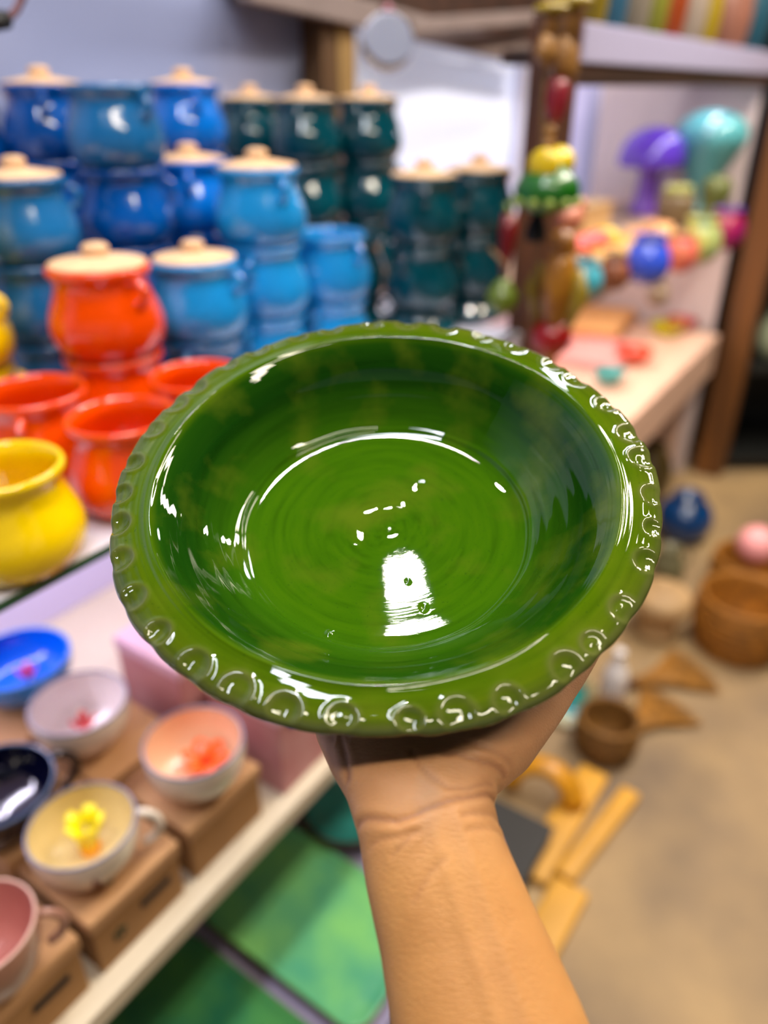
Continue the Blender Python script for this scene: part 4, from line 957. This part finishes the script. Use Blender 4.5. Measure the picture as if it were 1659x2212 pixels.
obj('gourd_body', lathe_bm([(0, -.028), (.02, -.024), (.028, 0), (.016, .018), (.010, .026), (0, .03)], 24), mat('olive_lime', (.35, .42, .05), .4, coat=.3), t)
obj('stem', tube_bm([(0, 0, .028), (.002, 0, .05), (.006, .03, .07)], .003, 8), cordm, t)
a = front(1098, 505, -.01)
t = empty('red_chilli', a, RZ); tag(t, 'dark red chilli ornament on the left of the brown post', 'ornament')
obj('chilli_body', tube_bm([(0, 0, .03), (.0, 0, .0), (-.004, 0, -.04), (-.010, 0, -.07)], [.012, .015, .011, .002], 12), mat('dark_red_paint', (.42, .02, .01), .35, coat=.3), t)
obj('stem', tube_bm([(0, 0, .03), (.002, .01, .045)], .004, 8), MATS['olive_lime'], t)
# yellow hanging end, cable and glass float
v = front(836, 92, .40)
t = empty('glass_float', v, 0); tag(t, 'round clear glass float hanging before the window', 'ornament')
obj('float_ball', ball_bm(.052, seg=32), mat('clear_glass', (.96, .97, .97), .02, trans=1, ior=1.12), t)
obj('float_cap', lathe_bm([(0, .064), (.010, .062), (.013, .052), (.010, .048)], 16, sm=1), mat('pink_metal', (.62, .42, .46), .4, metal=.5), t)
obj('float_string', tube_bm([(0, 0, .06), (0, 0, CEIL - v.z)], .0012, 6), cordm, t)
a = [front(x, y, .30) for x, y in ((-60, 50), (-15, 46), (15, 42), (35, 22), (48, -5), (55, -40))]
top = a[-1].copy(); top.z = CEIL
o = obj('hanging_cable', tube_bm(a + [(a[-1] + top) / 2, top], .0045, 8), mat('pinkish_cable', (.36, .20, .24), .5)); tag(o, 'dull pink cable curving down at the top left corner', 'cable')
o2 = obj('cable_plug', tube_bm([a[0] + Vector((0, 0, 0)), a[1], a[2]], [.010, .010, .009], 10), mat('black_rubber', (.02, .02, .02), .5), o)

# slim light strips under the shelves, two of them added as fill
def strip(s_, n_, z_, L_, pw, c_, label):
    t = empty('light_strip', SH(s_, n_, z_), RZ); tag(t, label, 'lamp', 'light strips under the shelves')
    obj('strip_housing', box_bm((0, 0, -.008), (L_ + .02, .03, .016), .002), white_paint, t, smooth=False)
    l = area('light', (0, 0, -.021), (L_, .02), pw, c_); l.parent = t
    em = bpy.data.materials.new('strip_diffuser'); tt = nt(em); bb = tt.nodes['Principled BSDF']; bb.inputs['Emission Color'].default_value = (*c_, 1); bb.inputs['Emission Strength'].default_value = 4
    obj('strip_diffuser', box_bm((0, 0, -.0175), (L_, .02, .003)), em, t, smooth=False)
strip(.2, .40, ZG - .008, 1.2, 5, (.86, .80, 1.0), 'slim cool light strip under the glass shelf')
strip(2.0, .30, ZG - .025, 1.3, 6, (1.0, .88, .80), 'added warm fill light strip under the toy shelf')  # added lamp, brightens the tray and dishes the middle shelf shades
strip(2.1, .10, ZT + .055, 1.3, 3, (.98, .92, 1.0), 'added fill light strip under the vase shelf')  # added lamp, brightens the toys in the dark bay
shelf_thing('lit_wall_board', 'added lilac white board standing in for the brightly lit lower wall', 'board', [  # added board, its pale colour stands for light on the lower back wall
    ('board_panel', box_bm((.1, .56, ZL + .20), (2.1, .012, .40), .002), mat('lilac_white_board', (.84, .82, .95), .5))])
# ================================================================ CEILING LAMPS
for i, (x, y, hd, L_, W_, pw, c_, lb) in enumerate(LAMPS):
    rz = R(90 - hd) if hd != 34 else RZ
    t = empty('ceiling_lamp', (x, y, CEIL), rz); tag(t, lb, 'lamp', 'ceiling lamps above the frame')
    obj('housing', box_bm((0, 0, -.02), (L_ + .03, W_ + .03, .04), .004), white_paint, t, smooth=False)
    l = area('light', (0, 0, -.045), (L_, W_), pw, c_); l.parent = t
    em = bpy.data.materials.new('lamp_diffuser'); tt = nt(em); bb = tt.nodes['Principled BSDF']; bb.inputs['Base Color'].default_value = (.8, .8, .8, 1); bb.inputs['Emission Color'].default_value = (*c_, 1); bb.inputs['Emission Strength'].default_value = pw / (L_ * W_) / 20
    obj('diffuser', box_bm((0, 0, -.0415), (L_, W_, .003)), em, t, smooth=False)
